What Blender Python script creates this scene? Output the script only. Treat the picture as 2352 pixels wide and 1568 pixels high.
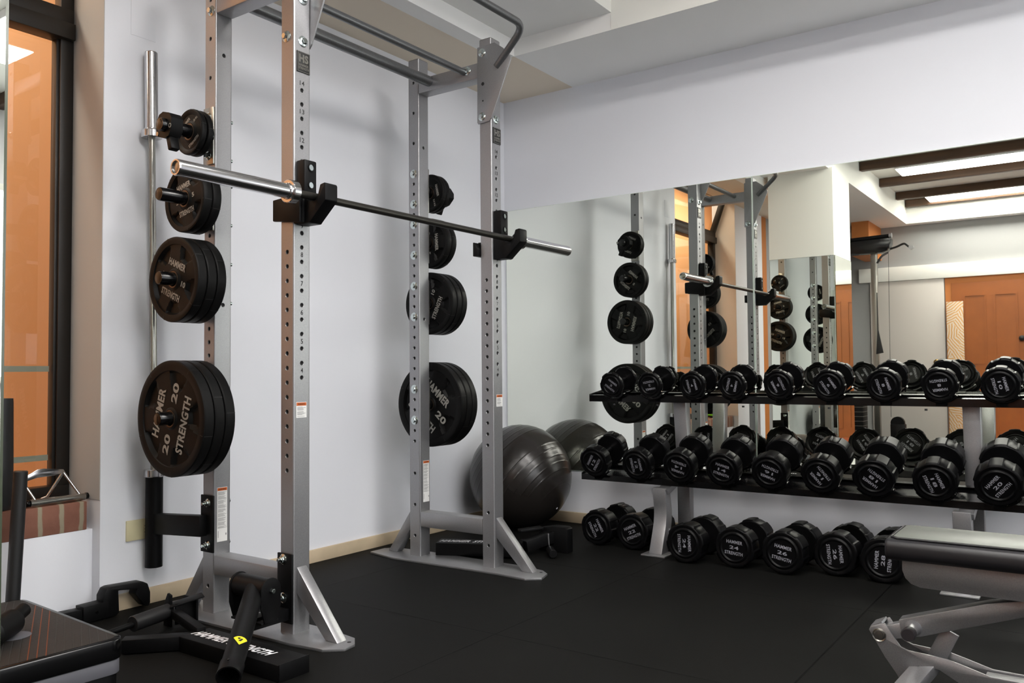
import bpy, bmesh, math, random
from mathutils import Vector, Matrix, Euler
random.seed(7)
PI = math.pi
S = bpy.context.scene
for o in list(bpy.data.objects):
    bpy.data.objects.remove(o, do_unlink=True)
C = S.collection

# ------------------------------------------------------------------ camera
YAW, PITCH, ROLL = math.radians(35.25), math.radians(2.08), math.radians(-0.48)
FPX = 1928.6
CAM = Vector((-1.9758, -2.3321, 0.9016))
fw = Vector((math.cos(PITCH)*math.cos(YAW), math.cos(PITCH)*math.sin(YAW), math.sin(PITCH)))
rt = Vector((math.sin(YAW), -math.cos(YAW), 0))
up = rt.cross(fw)
cr, sr = math.cos(ROLL), math.sin(ROLL)
rx = cr*rt + sr*up
uy = -sr*rt + cr*up
cd = bpy.data.cameras.new('camera')
cam = bpy.data.objects.new('camera', cd)
C.objects.link(cam)
cd.sensor_width = 36; cd.sensor_fit = 'HORIZONTAL'
cd.lens = FPX/2352*36
cd.clip_start = 0.02
M = Matrix((( rx.x, uy.x, -fw.x, CAM.x), (rx.y, uy.y, -fw.y, CAM.y), (rx.z, uy.z, -fw.z, CAM.z), (0, 0, 0, 1)))
cam.matrix_world = M
cd.dof.use_dof = True
cd.dof.focus_distance = 3.1
cd.dof.aperture_fstop = 13.0
S.camera = cam

# ------------------------------------------------------------------ world, exposure
w = bpy.data.worlds.new('world'); S.world = w; w.use_nodes = True
w.node_tree.nodes['Background'].inputs[0].default_value = (0.75, 0.82, 1.0, 1)
w.node_tree.nodes['Background'].inputs[1].default_value = 0.15
S.view_settings.view_transform = 'Standard'
S.view_settings.look = 'None'
S.view_settings.exposure = 0.0
S.view_settings.gamma = 1.0
S.view_settings.use_curve_mapping = False
FILL = 3.2  # glow of the added fill panel behind the camera
LIGHT = 26.0           # radiance of the ceiling panels
WARM = 56.0           # lamp of the orange room behind the window

# ------------------------------------------------------------------ materials
def lin(c):
    return tuple((x/255/12.92 if x/255 <= .04045 else ((x/255+.055)/1.055)**2.4) for x in c)
def mat(name, rgb, rough=.5, metal=0, spec=.5, noise=None, bump=None, emit=None, coat=0):
    m = bpy.data.materials.new(name); m.use_nodes = True
    nt = m.node_tree; b = nt.nodes['Principled BSDF']
    c = lin(rgb)
    b.inputs['Base Color'].default_value = (*c, 1)
    b.inputs['Roughness'].default_value = rough
    b.inputs['Metallic'].default_value = metal
    b.inputs['Specular IOR Level'].default_value = spec
    if coat: b.inputs['Coat Weight'].default_value = coat
    if emit:
        b.inputs['Emission Color'].default_value = (*lin(emit[0]), 1); b.inputs['Emission Strength'].default_value = emit[1]
    if noise or bump:
        tc = nt.nodes.new('ShaderNodeTexCoord')
    if noise:   # (scale, amount)
        n = nt.nodes.new('ShaderNodeTexNoise'); n.inputs['Scale'].default_value = noise[0]; n.inputs['Detail'].default_value = 4
        nt.links.new(tc.outputs['Object'], n.inputs['Vector'])
        mx = nt.nodes.new('ShaderNodeMix'); mx.data_type = 'RGBA'
        a = noise[1]
        mx.inputs['A'].default_value = (*[min(1, x*(1-a)) for x in c], 1); mx.inputs['B'].default_value = (*[min(1, x*(1+a)) for x in c], 1)
        r = nt.nodes.new('ShaderNodeMapRange'); r.inputs['From Min'].default_value = .3; r.inputs['From Max'].default_value = .7
        nt.links.new(n.outputs['Fac'], r.inputs['Value']); nt.links.new(r.outputs['Result'], mx.inputs['Factor'])
        nt.links.new(mx.outputs['Result'], b.inputs['Base Color'])
    if bump:    # (scale, strength, distance)
        n = nt.nodes.new('ShaderNodeTexNoise'); n.inputs['Scale'].default_value = bump[0]; n.inputs['Detail'].default_value = 5
        nt.links.new(tc.outputs['Object'], n.inputs['Vector'])
        bp = nt.nodes.new('ShaderNodeBump'); bp.inputs['Strength'].default_value = bump[1]; bp.inputs['Distance'].default_value = bump[2]
        nt.links.new(n.outputs['Fac'], bp.inputs['Height']); nt.links.new(bp.outputs['Normal'], b.inputs['Normal'])
    return m
MT = {}
MT['wall'] = mat('wall_paint', (227, 229, 235), .75, bump=(9, .35, .004))
MT['beige'] = mat('soffit_beige_paint', (226, 214, 196), .8)
MT['ceil'] = mat('ceiling_paint', (242, 242, 240), .8)
MT['ceilw'] = mat('recess_paint', (240, 240, 234), .8)
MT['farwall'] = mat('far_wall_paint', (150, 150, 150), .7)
MT['revealshade'] = mat('reveal_plaster_shaded', (172, 171, 169), .8, bump=(14, .4, .004))  # same plaster toned darker to paint shade on the right reveal
MT['seam'] = mat('polished_glass_edge', (200, 212, 200), .3, spec=.6)
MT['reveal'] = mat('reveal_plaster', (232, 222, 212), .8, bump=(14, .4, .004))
MT['orange'] = mat('orange_paint', (184, 112, 52), .6)
MT['orangeroom'] = mat('orange_room_paint', (232, 184, 136), .7)
MT['band'] = mat('grey_band', (120, 124, 108), .6)
MT['door'] = mat('orange_door', (146, 80, 28), .45, noise=(5, .08))
MT['whitedoor'] = mat('white_door', (186, 180, 174), .45)
MT['base'] = mat('skirting_tile', (196, 178, 150), .5, noise=(7, .12))
MT['silver'] = mat('silver_powder_coat', (158, 158, 160), .40, metal=.8, noise=(420, .10), bump=(500, .08, .0004))
MT['gunmetal'] = mat('gunmetal_coat', (120, 121, 123), .36, metal=.8, noise=(200, .12))
MT['chrome'] = mat('chrome', (205, 205, 207), .17, metal=1)
MT['satin'] = mat('satin_steel', (160, 158, 152), .28, metal=1)
MT['bolt'] = mat('zinc_bolt', (205, 215, 214), .18, metal=1)
MT['shaft'] = mat('bar_shaft', (62, 60, 56), .36, metal=.8, bump=(700, .3, .0004))
MT['black'] = mat('black_coat', (10, 10, 11), .46, spec=.16, bump=(300, .06, .0004))
MT['blackgloss'] = mat('black_gloss', (7, 7, 8), .2, spec=.4)
MT['ureth'] = mat('black_urethane', (11, 11, 11), .52, spec=.18)
MT['ureth2'] = mat('dumbbell_urethane', (8, 8, 9), .33, spec=.11)
MT['letter'] = mat('grey_lettering', (150, 148, 142), .5)
MT['letterb'] = mat('dumbbell_lettering', (128, 128, 136), .5)
MT['white'] = mat('white_lettering', (235, 235, 238), .5)
MT['dark'] = mat('engraving_and_shade_black', (22, 22, 22), .6)  # also colours the painted shade inside the uprights
MT['paper'] = mat('sticker_white', (222, 222, 220), .5)
MT['stext'] = mat('sticker_grey_print', (130, 130, 130), .6)
MT['sorange'] = mat('sticker_orange', (190, 92, 32), .5)
MT['yellow'] = mat('sticker_yellow', (222, 208, 40), .45)
MT['ball'] = mat('ball_rubber', (34, 31, 29), .26, spec=.5)
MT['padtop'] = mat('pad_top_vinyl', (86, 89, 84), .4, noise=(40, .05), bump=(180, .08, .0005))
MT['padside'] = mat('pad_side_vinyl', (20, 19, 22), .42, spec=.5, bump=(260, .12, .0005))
MT['frame'] = mat('window_frame_metal', (30, 27, 24), .42, metal=.3)
MT['cream'] = mat('cream_plastic', (206, 198, 160), .4)
MT['rubberknob'] = mat('rubber_cap', (34, 30, 33), .5)
MT['grip'] = mat('black_pull_handle', (24, 24, 25), .5)
MT['green'] = mat('neon_green', (120, 214, 20), .5)
MT['greyplastic'] = mat('grey_plastic', (92, 92, 98), .5)
MT['brass'] = mat('brass', (150, 120, 60), .3, metal=1)
MT['redtile'] = mat('red_tile_floor', (150, 70, 40), .35)
MT['ringorange'] = mat('hub_ring', (104, 90, 78), .4, metal=.9)

def m_floor():
    m = mat('black_rubber_floor', (14, 14, 14), .6, spec=.09)
    nt = m.node_tree; b = nt.nodes['Principled BSDF']
    tc = nt.nodes.new('ShaderNodeTexCoord')
    br = nt.nodes.new('ShaderNodeTexBrick')
    br.offset = 0.0; br.squash = 1.0
    br.inputs['Scale'].default_value = 1.0
    br.inputs['Mortar Size'].default_value = .0032
    br.inputs['Mortar Smooth'].default_value = .3
    br.inputs['Brick Width'].default_value = 1.0
    br.inputs['Row Height'].default_value = .985
    br.inputs['Color1'].default_value = (1, 1, 1, 1); br.inputs['Color2'].default_value = (1, 1, 1, 1)
    br.inputs['Mortar'].default_value = (0, 0, 0, 1)
    mp = nt.nodes.new('ShaderNodeMapping'); mp.inputs['Location'].default_value = (-.373, .59, 0)
    nt.links.new(tc.outputs['Object'], mp.inputs['Vector']); nt.links.new(mp.outputs['Vector'], br.inputs['Vector'])
    n = nt.nodes.new('ShaderNodeTexNoise'); n.inputs['Scale'].default_value = 3.2; n.inputs['Detail'].default_value = 8
    nt.links.new(tc.outputs['Object'], n.inputs['Vector'])
    cr_ = nt.nodes.new('ShaderNodeMix'); cr_.data_type = 'RGBA'
    cr_.inputs['A'].default_value = (*lin((12, 12, 11)), 1); cr_.inputs['B'].default_value = (*lin((17, 17, 16)), 1)
    nt.links.new(n.outputs['Fac'], cr_.inputs['Factor'])
    mx = nt.nodes.new('ShaderNodeMix'); mx.data_type = 'RGBA'
    mx.inputs['A'].default_value = (*lin((4, 4, 4)), 1)
    nt.links.new(br.outputs['Color'], mx.inputs['Factor']); nt.links.new(cr_.outputs['Result'], mx.inputs['B'])
    nt.links.new(mx.outputs['Result'], b.inputs['Base Color'])
    bp = nt.nodes.new('ShaderNodeBump'); bp.inputs['Strength'].default_value = .8; bp.inputs['Distance'].default_value = .003
    n2 = nt.nodes.new('ShaderNodeTexNoise'); n2.inputs['Scale'].default_value = 240
    nt.links.new(tc.outputs['Object'], n2.inputs['Vector'])
    ad = nt.nodes.new('ShaderNodeMath'); ad.operation = 'MULTIPLY_ADD'; ad.inputs[1].default_value = .12
    nt.links.new(n2.outputs['Fac'], ad.inputs[0]); nt.links.new(br.outputs['Color'], ad.inputs[2])
    nt.links.new(ad.outputs[0], bp.inputs['Height']); nt.links.new(bp.outputs['Normal'], b.inputs['Normal'])
    return m
MT['floor'] = m_floor()
def m_mirror():
    m = mat('mirror_silvering', (246, 249, 240), .0, metal=1)
    return m
MT['mirror'] = m_mirror()
MT['mirroredge'] = mat('mirror_glass_edge', (70, 78, 62), .2, spec=.6)
def m_glass():
    m = bpy.data.materials.new('window_glass'); m.use_nodes = True; nt = m.node_tree
    for n in list(nt.nodes): nt.nodes.remove(n)
    out = nt.nodes.new('ShaderNodeOutputMaterial'); t = nt.nodes.new('ShaderNodeBsdfTransparent'); g = nt.nodes.new('ShaderNodeBsdfGlossy')
    g.inputs['Roughness'].default_value = 0.0
    lw = nt.nodes.new('ShaderNodeLayerWeight'); lw.inputs['Blend'].default_value = .5
    pw = nt.nodes.new('ShaderNodeMath'); pw.operation = 'POWER'; pw.inputs[1].default_value = 5
    f = nt.nodes.new('ShaderNodeMath'); f.operation = 'MULTIPLY_ADD'; f.inputs[1].default_value = .92; f.inputs[2].default_value = .08
    nt.links.new(lw.outputs['Facing'], pw.inputs[0]); nt.links.new(pw.outputs[0], f.inputs[0])
    mx = nt.nodes.new('ShaderNodeMixShader')
    nt.links.new(f.outputs[0], mx.inputs[0]); nt.links.new(t.outputs[0], mx.inputs[1]); nt.links.new(g.outputs[0], mx.inputs[2]); nt.links.new(mx.outputs[0], out.inputs[0])
    return m
MT['glass'] = m_glass()
def m_light():
    m = bpy.data.materials.new('light_diffuser'); m.use_nodes = True; nt = m.node_tree
    b = nt.nodes['Principled BSDF']; b.inputs['Base Color'].default_value = (.9, .9, .9, 1)
    b.inputs['Emission Color'].default_value = (1, .965, .93, 1); b.inputs['Emission Strength'].default_value = LIGHT
    return m
MT['light'] = m_light()
def m_wood():
    m = mat('dark_beam_wood', (86, 58, 36), .6)
    nt = m.node_tree; b = nt.nodes['Principled BSDF']
    tc = nt.nodes.new('ShaderNodeTexCoord'); mp = nt.nodes.new('ShaderNodeMapping'); mp.inputs['Scale'].default_value = (14, 1.2, 14)
    n = nt.nodes.new('ShaderNodeTexNoise'); n.inputs['Scale'].default_value = 2; n.inputs['Detail'].default_value = 6
    r = nt.nodes.new('ShaderNodeValToRGB'); r.color_ramp.elements[0].color = (*lin((34, 22, 16)), 1); r.color_ramp.elements[1].color = (*lin((98, 68, 42)), 1)
    nt.links.new(tc.outputs['Object'], mp.inputs['Vector']); nt.links.new(mp.outputs['Vector'], n.inputs['Vector'])
    nt.links.new(n.outputs['Fac'], r.inputs['Fac']); nt.links.new(r.outputs['Color'], b.inputs['Base Color'])
    return m
MT['wood'] = m_wood()
def m_brick():
    m = mat('old_brick', (150, 96, 72), .85)
    nt = m.node_tree; b = nt.nodes['Principled BSDF']
    tc = nt.nodes.new('ShaderNodeTexCoord'); sp = nt.nodes.new('ShaderNodeSeparateXYZ')
    nt.links.new(tc.outputs['Object'], sp.inputs['Vector'])
    nz = nt.nodes.new('ShaderNodeTexNoise'); nz.inputs['Scale'].default_value = 10; nz.inputs['Detail'].default_value = 5
    nt.links.new(tc.outputs['Object'], nz.inputs['Vector'])
    a = nt.nodes.new('ShaderNodeMath'); a.operation = 'MULTIPLY_ADD'; a.inputs[1].default_value = .02
    nt.links.new(nz.outputs['Fac'], a.inputs[0]); nt.links.new(sp.outputs['X'], a.inputs[2])
    md = nt.nodes.new('ShaderNodeMath'); md.operation = 'PINGPONG'; md.inputs[1].default_value = .0375
    nt.links.new(a.outputs[0], md.inputs[0])
    r = nt.nodes.new('ShaderNodeMapRange'); r.inputs['From Min'].default_value = .006; r.inputs['From Max'].default_value = .010
    nt.links.new(md.outputs[0], r.inputs['Value'])
    rc = nt.nodes.new('ShaderNodeValToRGB'); rc.color_ramp.elements[0].color = (*lin((96, 58, 46)), 1); rc.color_ramp.elements[1].color = (*lin((140, 96, 78)), 1)
    nt.links.new(nz.outputs['Fac'], rc.inputs['Fac'])
    mx = nt.nodes.new('ShaderNodeMix'); mx.data_type = 'RGBA'; mx.inputs['A'].default_value = (*lin((140, 130, 110)), 1)
    nt.links.new(r.outputs[0], mx.inputs['Factor']); nt.links.new(rc.outputs['Color'], mx.inputs['B'])
    nt.links.new(mx.outputs['Result'], b.inputs['Base Color'])
    bp = nt.nodes.new('ShaderNodeBump'); bp.inputs['Distance'].default_value = .006; bp.inputs['Strength'].default_value = .7
    nt.links.new(nz.outputs['Fac'], bp.inputs['Height']); nt.links.new(bp.outputs['Normal'], b.inputs['Normal'])
    return m
MT['brick'] = m_brick()
def m_leaf():
    m = mat('leaf_print', (226, 200, 170), .6)
    nt = m.node_tree; b = nt.nodes['Principled BSDF']
    tc = nt.nodes.new('ShaderNodeTexCoord')
    v = nt.nodes.new('ShaderNodeTexVoronoi'); v.inputs['Scale'].default_value = 6
    nt.links.new(tc.outputs['Object'], v.inputs['Vector'])
    wv = nt.nodes.new('ShaderNodeTexWave'); wv.inputs['Scale'].default_value = 11; wv.inputs['Distortion'].default_value = 3
    vr = nt.nodes.new('ShaderNodeVectorRotate'); vr.rotation_type = 'X_AXIS'
    ml = nt.nodes.new('ShaderNodeMath'); ml.operation = 'MULTIPLY'; ml.inputs[1].default_value = 6.0
    sc = nt.nodes.new('ShaderNodeSeparateColor'); nt.links.new(v.outputs['Color'], sc.inputs[0]); nt.links.new(sc.outputs[0], ml.inputs[0])
    nt.links.new(ml.outputs[0], vr.inputs['Angle']); nt.links.new(tc.outputs['Object'], vr.inputs['Vector'])
    wv.bands_direction = 'Y'; nt.links.new(vr.outputs[0], wv.inputs['Vector'])
    r = nt.nodes.new('ShaderNodeValToRGB'); r.color_ramp.elements[0].position = .5; r.color_ramp.elements[1].position = .62
    r.color_ramp.elements[0].color = (*lin((206, 190, 172)), 1); r.color_ramp.elements[1].color = (*lin((196, 148, 92)), 1)
    nt.links.new(wv.outputs['Fac'], r.inputs['Fac']); nt.links.new(r.outputs['Color'], b.inputs['Base Color'])
    return m
MT['leaf'] = m_leaf()
def m_steptop():
    m = mat('ribbed_step_top', (46, 40, 36), .55)
    nt = m.node_tree; b = nt.nodes['Principled BSDF']
    tc = nt.nodes.new('ShaderNodeTexCoord'); sp = nt.nodes.new('ShaderNodeSeparateXYZ')
    def pp(axis, per, lo, hi):
        p_ = nt.nodes.new('ShaderNodeMath'); p_.operation = 'PINGPONG'; p_.inputs[1].default_value = per/2
        nt.links.new(sp.outputs[axis], p_.inputs[0])
        r_ = nt.nodes.new('ShaderNodeMapRange'); r_.inputs['From Min'].default_value = lo; r_.inputs['From Max'].default_value = hi
        nt.links.new(p_.outputs[0], r_.inputs['Value']); return r_.outputs[0]
    vr = nt.nodes.new('ShaderNodeVectorRotate'); vr.rotation_type = 'Z_AXIS'; vr.inputs['Angle'].default_value = math.radians(24)
    nt.links.new(tc.outputs['Object'], vr.inputs['Vector']); nt.links.new(vr.outputs[0], sp.inputs[0])
    g1 = pp('X', .0214, .0008, .0020); g2 = pp('Y', .012, .0006, .0016)
    # orange grooves in the middle of the board only
    gt = nt.nodes.new('ShaderNodeMath'); gt.operation = 'COMPARE'; gt.inputs[1].default_value = .107; gt.inputs[2].default_value = .031; nt.links.new(sp.outputs['X'], gt.inputs[0])
    c1 = nt.nodes.new('ShaderNodeMix'); c1.data_type = 'RGBA'; c1.inputs['A'].default_value = (*lin((40, 38, 36)), 1); c1.inputs['B'].default_value = (*lin((116, 54, 20)), 1)
    nt.links.new(gt.outputs[0], c1.inputs['Factor'])
    c2 = nt.nodes.new('ShaderNodeMix'); c2.data_type = 'RGBA'; nt.links.new(g1, c2.inputs['Factor']); nt.links.new(c1.outputs['Result'], c2.inputs['A'])
    c3 = nt.nodes.new('ShaderNodeMix'); c3.data_type = 'RGBA'; c3.inputs['A'].default_value = (*lin((16, 14, 13)), 1); c3.inputs['B'].default_value = (*lin((32, 27, 24)), 1)
    nt.links.new(g2, c3.inputs['Factor']); nt.links.new(c3.outputs['Result'], c2.inputs['B'])
    nt.links.new(c2.outputs['Result'], b.inputs['Base Color'])
    bp = nt.nodes.new('ShaderNodeBump'); bp.inputs['Distance'].default_value = .002
    mm = nt.nodes.new('ShaderNodeMath'); mm.operation = 'MINIMUM'; nt.links.new(g1, mm.inputs[0]); nt.links.new(g2, mm.inputs[1])
    nt.links.new(mm.outputs[0], bp.inputs['Height']); nt.links.new(bp.outputs[0], b.inputs['Normal'])
    return m
MT['steptop'] = m_steptop()

# ------------------------------------------------------------------ mesh helpers
class MB:
    def __init__(s): s.v = []; s.f = []; s.mi = []; s.cur = 0
    def add(s, vs, fs, T=None):
        n = len(s.v)
        s.v += [tuple(T @ Vector(q)) if T else tuple(q) for q in vs]
        s.f += [[i+n for i in f] for f in fs]; s.mi += [s.cur]*len(fs)
        return s
    def box(s, x0, x1, y0, y1, z0, z1, b=0, T=None):
        x0, x1 = min(x0, x1), max(x0, x1); y0, y1 = min(y0, y1), max(y0, y1); z0, z1 = min(z0, z1), max(z0, z1)
        if b <= 0:
            vs = [(x, y, z) for x in (x0, x1) for y in (y0, y1) for z in (z0, z1)]
            fs = [(0, 1, 3, 2), (4, 6, 7, 5), (0, 4, 5, 1), (2, 3, 7, 6), (0, 2, 6, 4), (1, 5, 7, 3)]
            return s.add(vs, fs, T)
        bm = bmesh.new(); bmesh.ops.create_cube(bm, size=1)
        bmesh.ops.scale(bm, vec=(x1-x0, y1-y0, z1-z0), verts=bm.verts)
        bmesh.ops.translate(bm, vec=((x0+x1)/2, (y0+y1)/2, (z0+z1)/2), verts=bm.verts)
        bmesh.ops.bevel(bm, geom=bm.edges[:], offset=min(b, (x1-x0)*.49, (y1-y0)*.49, (z1-z0)*.49), segments=2, affect='EDGES', profile=.5)
        bm.verts.ensure_lookup_table(); bm.verts.index_update()
        vs = [tuple(v.co) for v in bm.verts]; fs = [[v.index for v in f.verts] for f in bm.faces]; bm.free()
        return s.add(vs, fs, T)
    def prism(s, poly, axis, a0, a1, b=0, T=None):
        """poly in the two other axes (cyclic order), extruded along axis"""
        def P(u, v, a): return (a, u, v) if axis == 'x' else ((u, a, v) if axis == 'y' else (u, v, a))
        bm = bmesh.new()
        lo = [bm.verts.new(P(u, v, a0)) for u, v in poly]; hi = [bm.verts.new(P(u, v, a1)) for u, v in poly]
        n = len(poly)
        bm.faces.new(lo[::-1]); bm.faces.new(hi)
        for i in range(n): bm.faces.new((lo[i], lo[(i+1) % n], hi[(i+1) % n], hi[i]))
        bmesh.ops.recalc_face_normals(bm, faces=bm.faces[:])
        if b > 0: bmesh.ops.bevel(bm, geom=bm.edges[:], offset=b, segments=2, affect='EDGES', profile=.5, clamp_overlap=True)
        bm.verts.index_update()
        vs = [tuple(v.co) for v in bm.verts]; fs = [[v.index for v in f.verts] for f in bm.faces]; bm.free()
        return s.add(vs, fs, T)
    def lathe(s, prof, n=32, o=(0, 0, 0), axis='x', T=None, close=True):
        """prof: (position along axis, radius)"""
        vs = []; fs = []; m = len(prof)
        for i in range(n):
            a = 2*PI*i/n; c, q = math.cos(a), math.sin(a)
            for t, r in prof:
                if axis == 'x': vs.append((o[0]+t, o[1]+r*c, o[2]+r*q))
                elif axis == 'y': vs.append((o[0]+r*q, o[1]+t, o[2]+r*c))
                else: vs.append((o[0]+r*c, o[1]+r*q, o[2]+t))
        for i in range(n):
            j = (i+1) % n
            for k in range(m-1): fs.append((i*m+k, j*m+k, j*m+k+1, i*m+k+1))
        if close:
            if prof[0][1] > 1e-6: fs.append([i*m for i in range(n)][::-1])
            if prof[-1][1] > 1e-6: fs.append([i*m+m-1 for i in range(n)])
        return s.add(vs, fs, T)
    def cyl(s, a, b, r, n=20, r2=None, bev=0):
        a, b = Vector(a), Vector(b); d = (b-a); L = d.length
        T = Matrix.Translation(a) @ d.to_track_quat('Z', 'Y').to_matrix().to_4x4()
        r2 = r if r2 is None else r2
        if bev: pr = [(0, r-bev), (bev, r), (L-bev, r2), (L, r2-bev)]
        else: pr = [(0, r), (L, r2)]
        return s.lathe(pr, n, axis='z', T=T)
    def tube(s, pts, r, n=14, cap=True):
        pts = [Vector(p) for p in pts]; vs = []; fs = []
        t0 = (pts[1]-pts[0]).normalized(); nrm = t0.orthogonal().normalized()
        for i, p_ in enumerate(pts):
            t = ((pts[min(i+1, len(pts)-1)]-pts[i]).normalized() + (pts[i]-pts[max(i-1, 0)]).normalized()).normalized()
            nrm = (nrm - t*nrm.dot(t)).normalized(); bn = t.cross(nrm)
            for k in range(n):
                a = 2*PI*k/n; vs.append(tuple(p_ + r*(math.cos(a)*nrm + math.sin(a)*bn)))
        for i in range(len(pts)-1):
            for k in range(n): fs.append((i*n+k, i*n+(k+1) % n, (i+1)*n+(k+1) % n, (i+1)*n+k))
        if cap: fs.append(list(range(n))[::-1]); fs.append([(len(pts)-1)*n+k for k in range(n)])
        return s.add(vs, fs)
    def boxbar(s, a, b, w, h, upv=(0, 0, 1), bev=.002):
        """rectangular bar from a to b; w across, h along upv"""
        a, b = Vector(a), Vector(b); d = b-a; L = d.length; z = d.normalized(); u = Vector(upv); u = (u - z*u.dot(z)).normalized(); x = u.cross(z)
        T = Matrix(((x.x, u.x, z.x, a.x), (x.y, u.y, z.y, a.y), (x.z, u.z, z.z, a.z), (0, 0, 0, 1)))
        return s.box(-w/2, w/2, -h/2, h/2, 0, L, bev, T)
    def build(s, name, m, parent=None, flat=False, ang=.6):
        me = bpy.data.meshes.new(name)
        off = Vector((0, 0, 0))
        q = parent
        while q is not None: off += q.location; q = q.parent
        me.from_pydata([tuple(Vector(v)-off) for v in s.v] if parent is not None else s.v, [], s.f)
        mats = m if isinstance(m, (list, tuple)) else [m]
        for k in mats: me.materials.append(MT[k])
        if len(mats) > 1: me.polygons.foreach_set('material_index', s.mi)
        me.validate(); me.update()
        bm = bmesh.new(); bm.from_mesh(me); bmesh.ops.recalc_face_normals(bm, faces=bm.faces[:]); bm.to_mesh(me); bm.free()
        if not flat:
            me.shade_smooth(); me.set_sharp_from_angle(angle=ang)
        o = bpy.data.objects.new(name, me); C.objects.link(o)
        if parent is not None: o.parent = parent
        return o
def arc(cx, cy, r, a0, a1, n): return [(cx+r*math.cos(math.radians(a0+(a1-a0)*i/n)), cy+r*math.sin(math.radians(a0+(a1-a0)*i/n))) for i in range(n+1)]
def fillet(pts, r, n=6):
    """round the inner corners of a 3D polyline"""
    P = [Vector(p) for p in pts]; out = [P[0]]
    for i in range(1, len(P)-1):
        a = (P[i-1]-P[i]).normalized(); b = (P[i+1]-P[i]).normalized()
        rr = min(r, (P[i-1]-P[i]).length*.45, (P[i+1]-P[i]).length*.45)
        for k in range(n+1):
            t = k/n; out.append((P[i]+a*rr)*(1-t)**2 + P[i]*2*t*(1-t) + (P[i]+b*rr)*t*t)
    out.append(P[-1]); return out
def thing(name, label, cat, loc=(0, 0, 0), rz=0, group=None):
    o = bpy.data.objects.new(name, None); C.objects.link(o); o.location = loc; o.rotation_euler = (0, 0, rz); o.empty_display_size = .1
    o['label'] = label; o['category'] = cat
    if group: o['group'] = group
    return o
def tag(o, label, cat, group=None):
    o['label'] = label; o['category'] = cat
    if group: o['group'] = group
    return o
def struct(o): o['kind'] = 'structure'; return o
def copy_tree(o, parent=None):
    c = o.copy(); C.objects.link(c)
    if parent is not None: c.parent = parent
    for ch in list(o.children): copy_tree(ch, c)
    return c

# lettering -----------------------------------------------------------
_tx = {}
def text_geo(s, bold=.03):
    if (s, bold) in _tx: return _tx[(s, bold)]
    cu = bpy.data.curves.new('t', 'FONT'); cu.body = s; cu.size = 1; cu.offset = bold; cu.resolution_u = 3
    cu.space_character = 1.06
    ob = bpy.data.objects.new('t', cu); C.objects.link(ob)
    dg = bpy.context.evaluated_depsgraph_get(); ev = ob.evaluated_get(dg); me = ev.to_mesh()
    vs = [tuple(v.co) for v in me.vertices]; fs = [list(p.vertices) for p in me.polygons]
    ev.to_mesh_clear(); bpy.data.objects.remove(ob); bpy.data.curves.remove(cu)
    x0, x1 = min(v[0] for v in vs), max(v[0] for v in vs); y0, y1 = min(v[1] for v in vs), max(v[1] for v in vs)
    vs = [((v[0]-(x0+x1)/2)/(x1-x0), (v[1]-(y0+y1)/2)/(y1-y0)) for v in vs]
    _tx[(s, bold)] = (vs, fs); return vs, fs
def put_text(mb, s, w_, h_, O, U, V, off=(0, 0), shear=0, bold=.03):
    """s centred at O + off, U reading direction, V up"""
    O, U, V = Vector(O), Vector(U).normalized(), Vector(V).normalized()
    vs, fs = text_geo(s, bold)
    mb.add([tuple(O + U*(off[0]+x*w_+shear*y*h_) + V*(off[1]+y*h_)) for x, y in vs], fs)

# ------------------------------------------------------------------ room shell
YW = .79          # wall behind the racks
XM = 2.362        # plane of the mirror
XF = -4.9         # far wall opposite the mirror
YB = -5.2         # wall behind the camera
ZL, ZS, ZD = 2.63, 2.72, 3.01   # low soffit, shallow step, deep recess
XR = -.267        # right end of the window niche
XL = -1.77        # left end of the window niche
YG = 1.035        # window plane
def rect(name, pts, m, kind=True):
    mb = MB(); mb.add(pts, [list(range(len(pts)))])
    o = mb.build(name, m, flat=True)
    return struct(o) if kind else o
def slab(name, x0, x1, y0, y1, z0, z1, m, b=0):
    return struct(MB().box(x0, x1, y0, y1, z0, z1, b).build(name, m))
slab('floor', XF-.2, XM+.2, YB-.2, 1.3, -.12, 0, 'floor')
# back wall in pieces around the niche
wb = MB()
wb.box(XR, XM+.2, YW, YW+.25, 0, 3.2)
wb.box(-2.60, XL, YW, YW+.25, 0, 3.2)
o = struct(wb.build('wall_back', 'wall'))
slab('wall_niche', XL, XR, YW+.055, YW+.30, 0, .318, 'wall')
slab('wall_side', XF, -2.75, YW, YW+.2, 0, 3.2, 'farwall')
slab('trim_8', -2.75, -2.60, YW, YW+.2, 0, 3.2, 'orange')
hb = struct(MB().box(XF, -4.2, 0.0, .2, 2.3, 3.2).build('trim_1', 'orange'))
slab('wall_mirror', XM+.008, XM+.2, YB, YW+.01, 0, 3.2, 'wall')
slab('wall_far', XF-.2, XF, YB, 1.0, 0, 3.2, 'farwall')
slab('wall_rear', XF, XM+.2, YB-.2, YB, 0, 3.2, 'wall')
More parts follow.
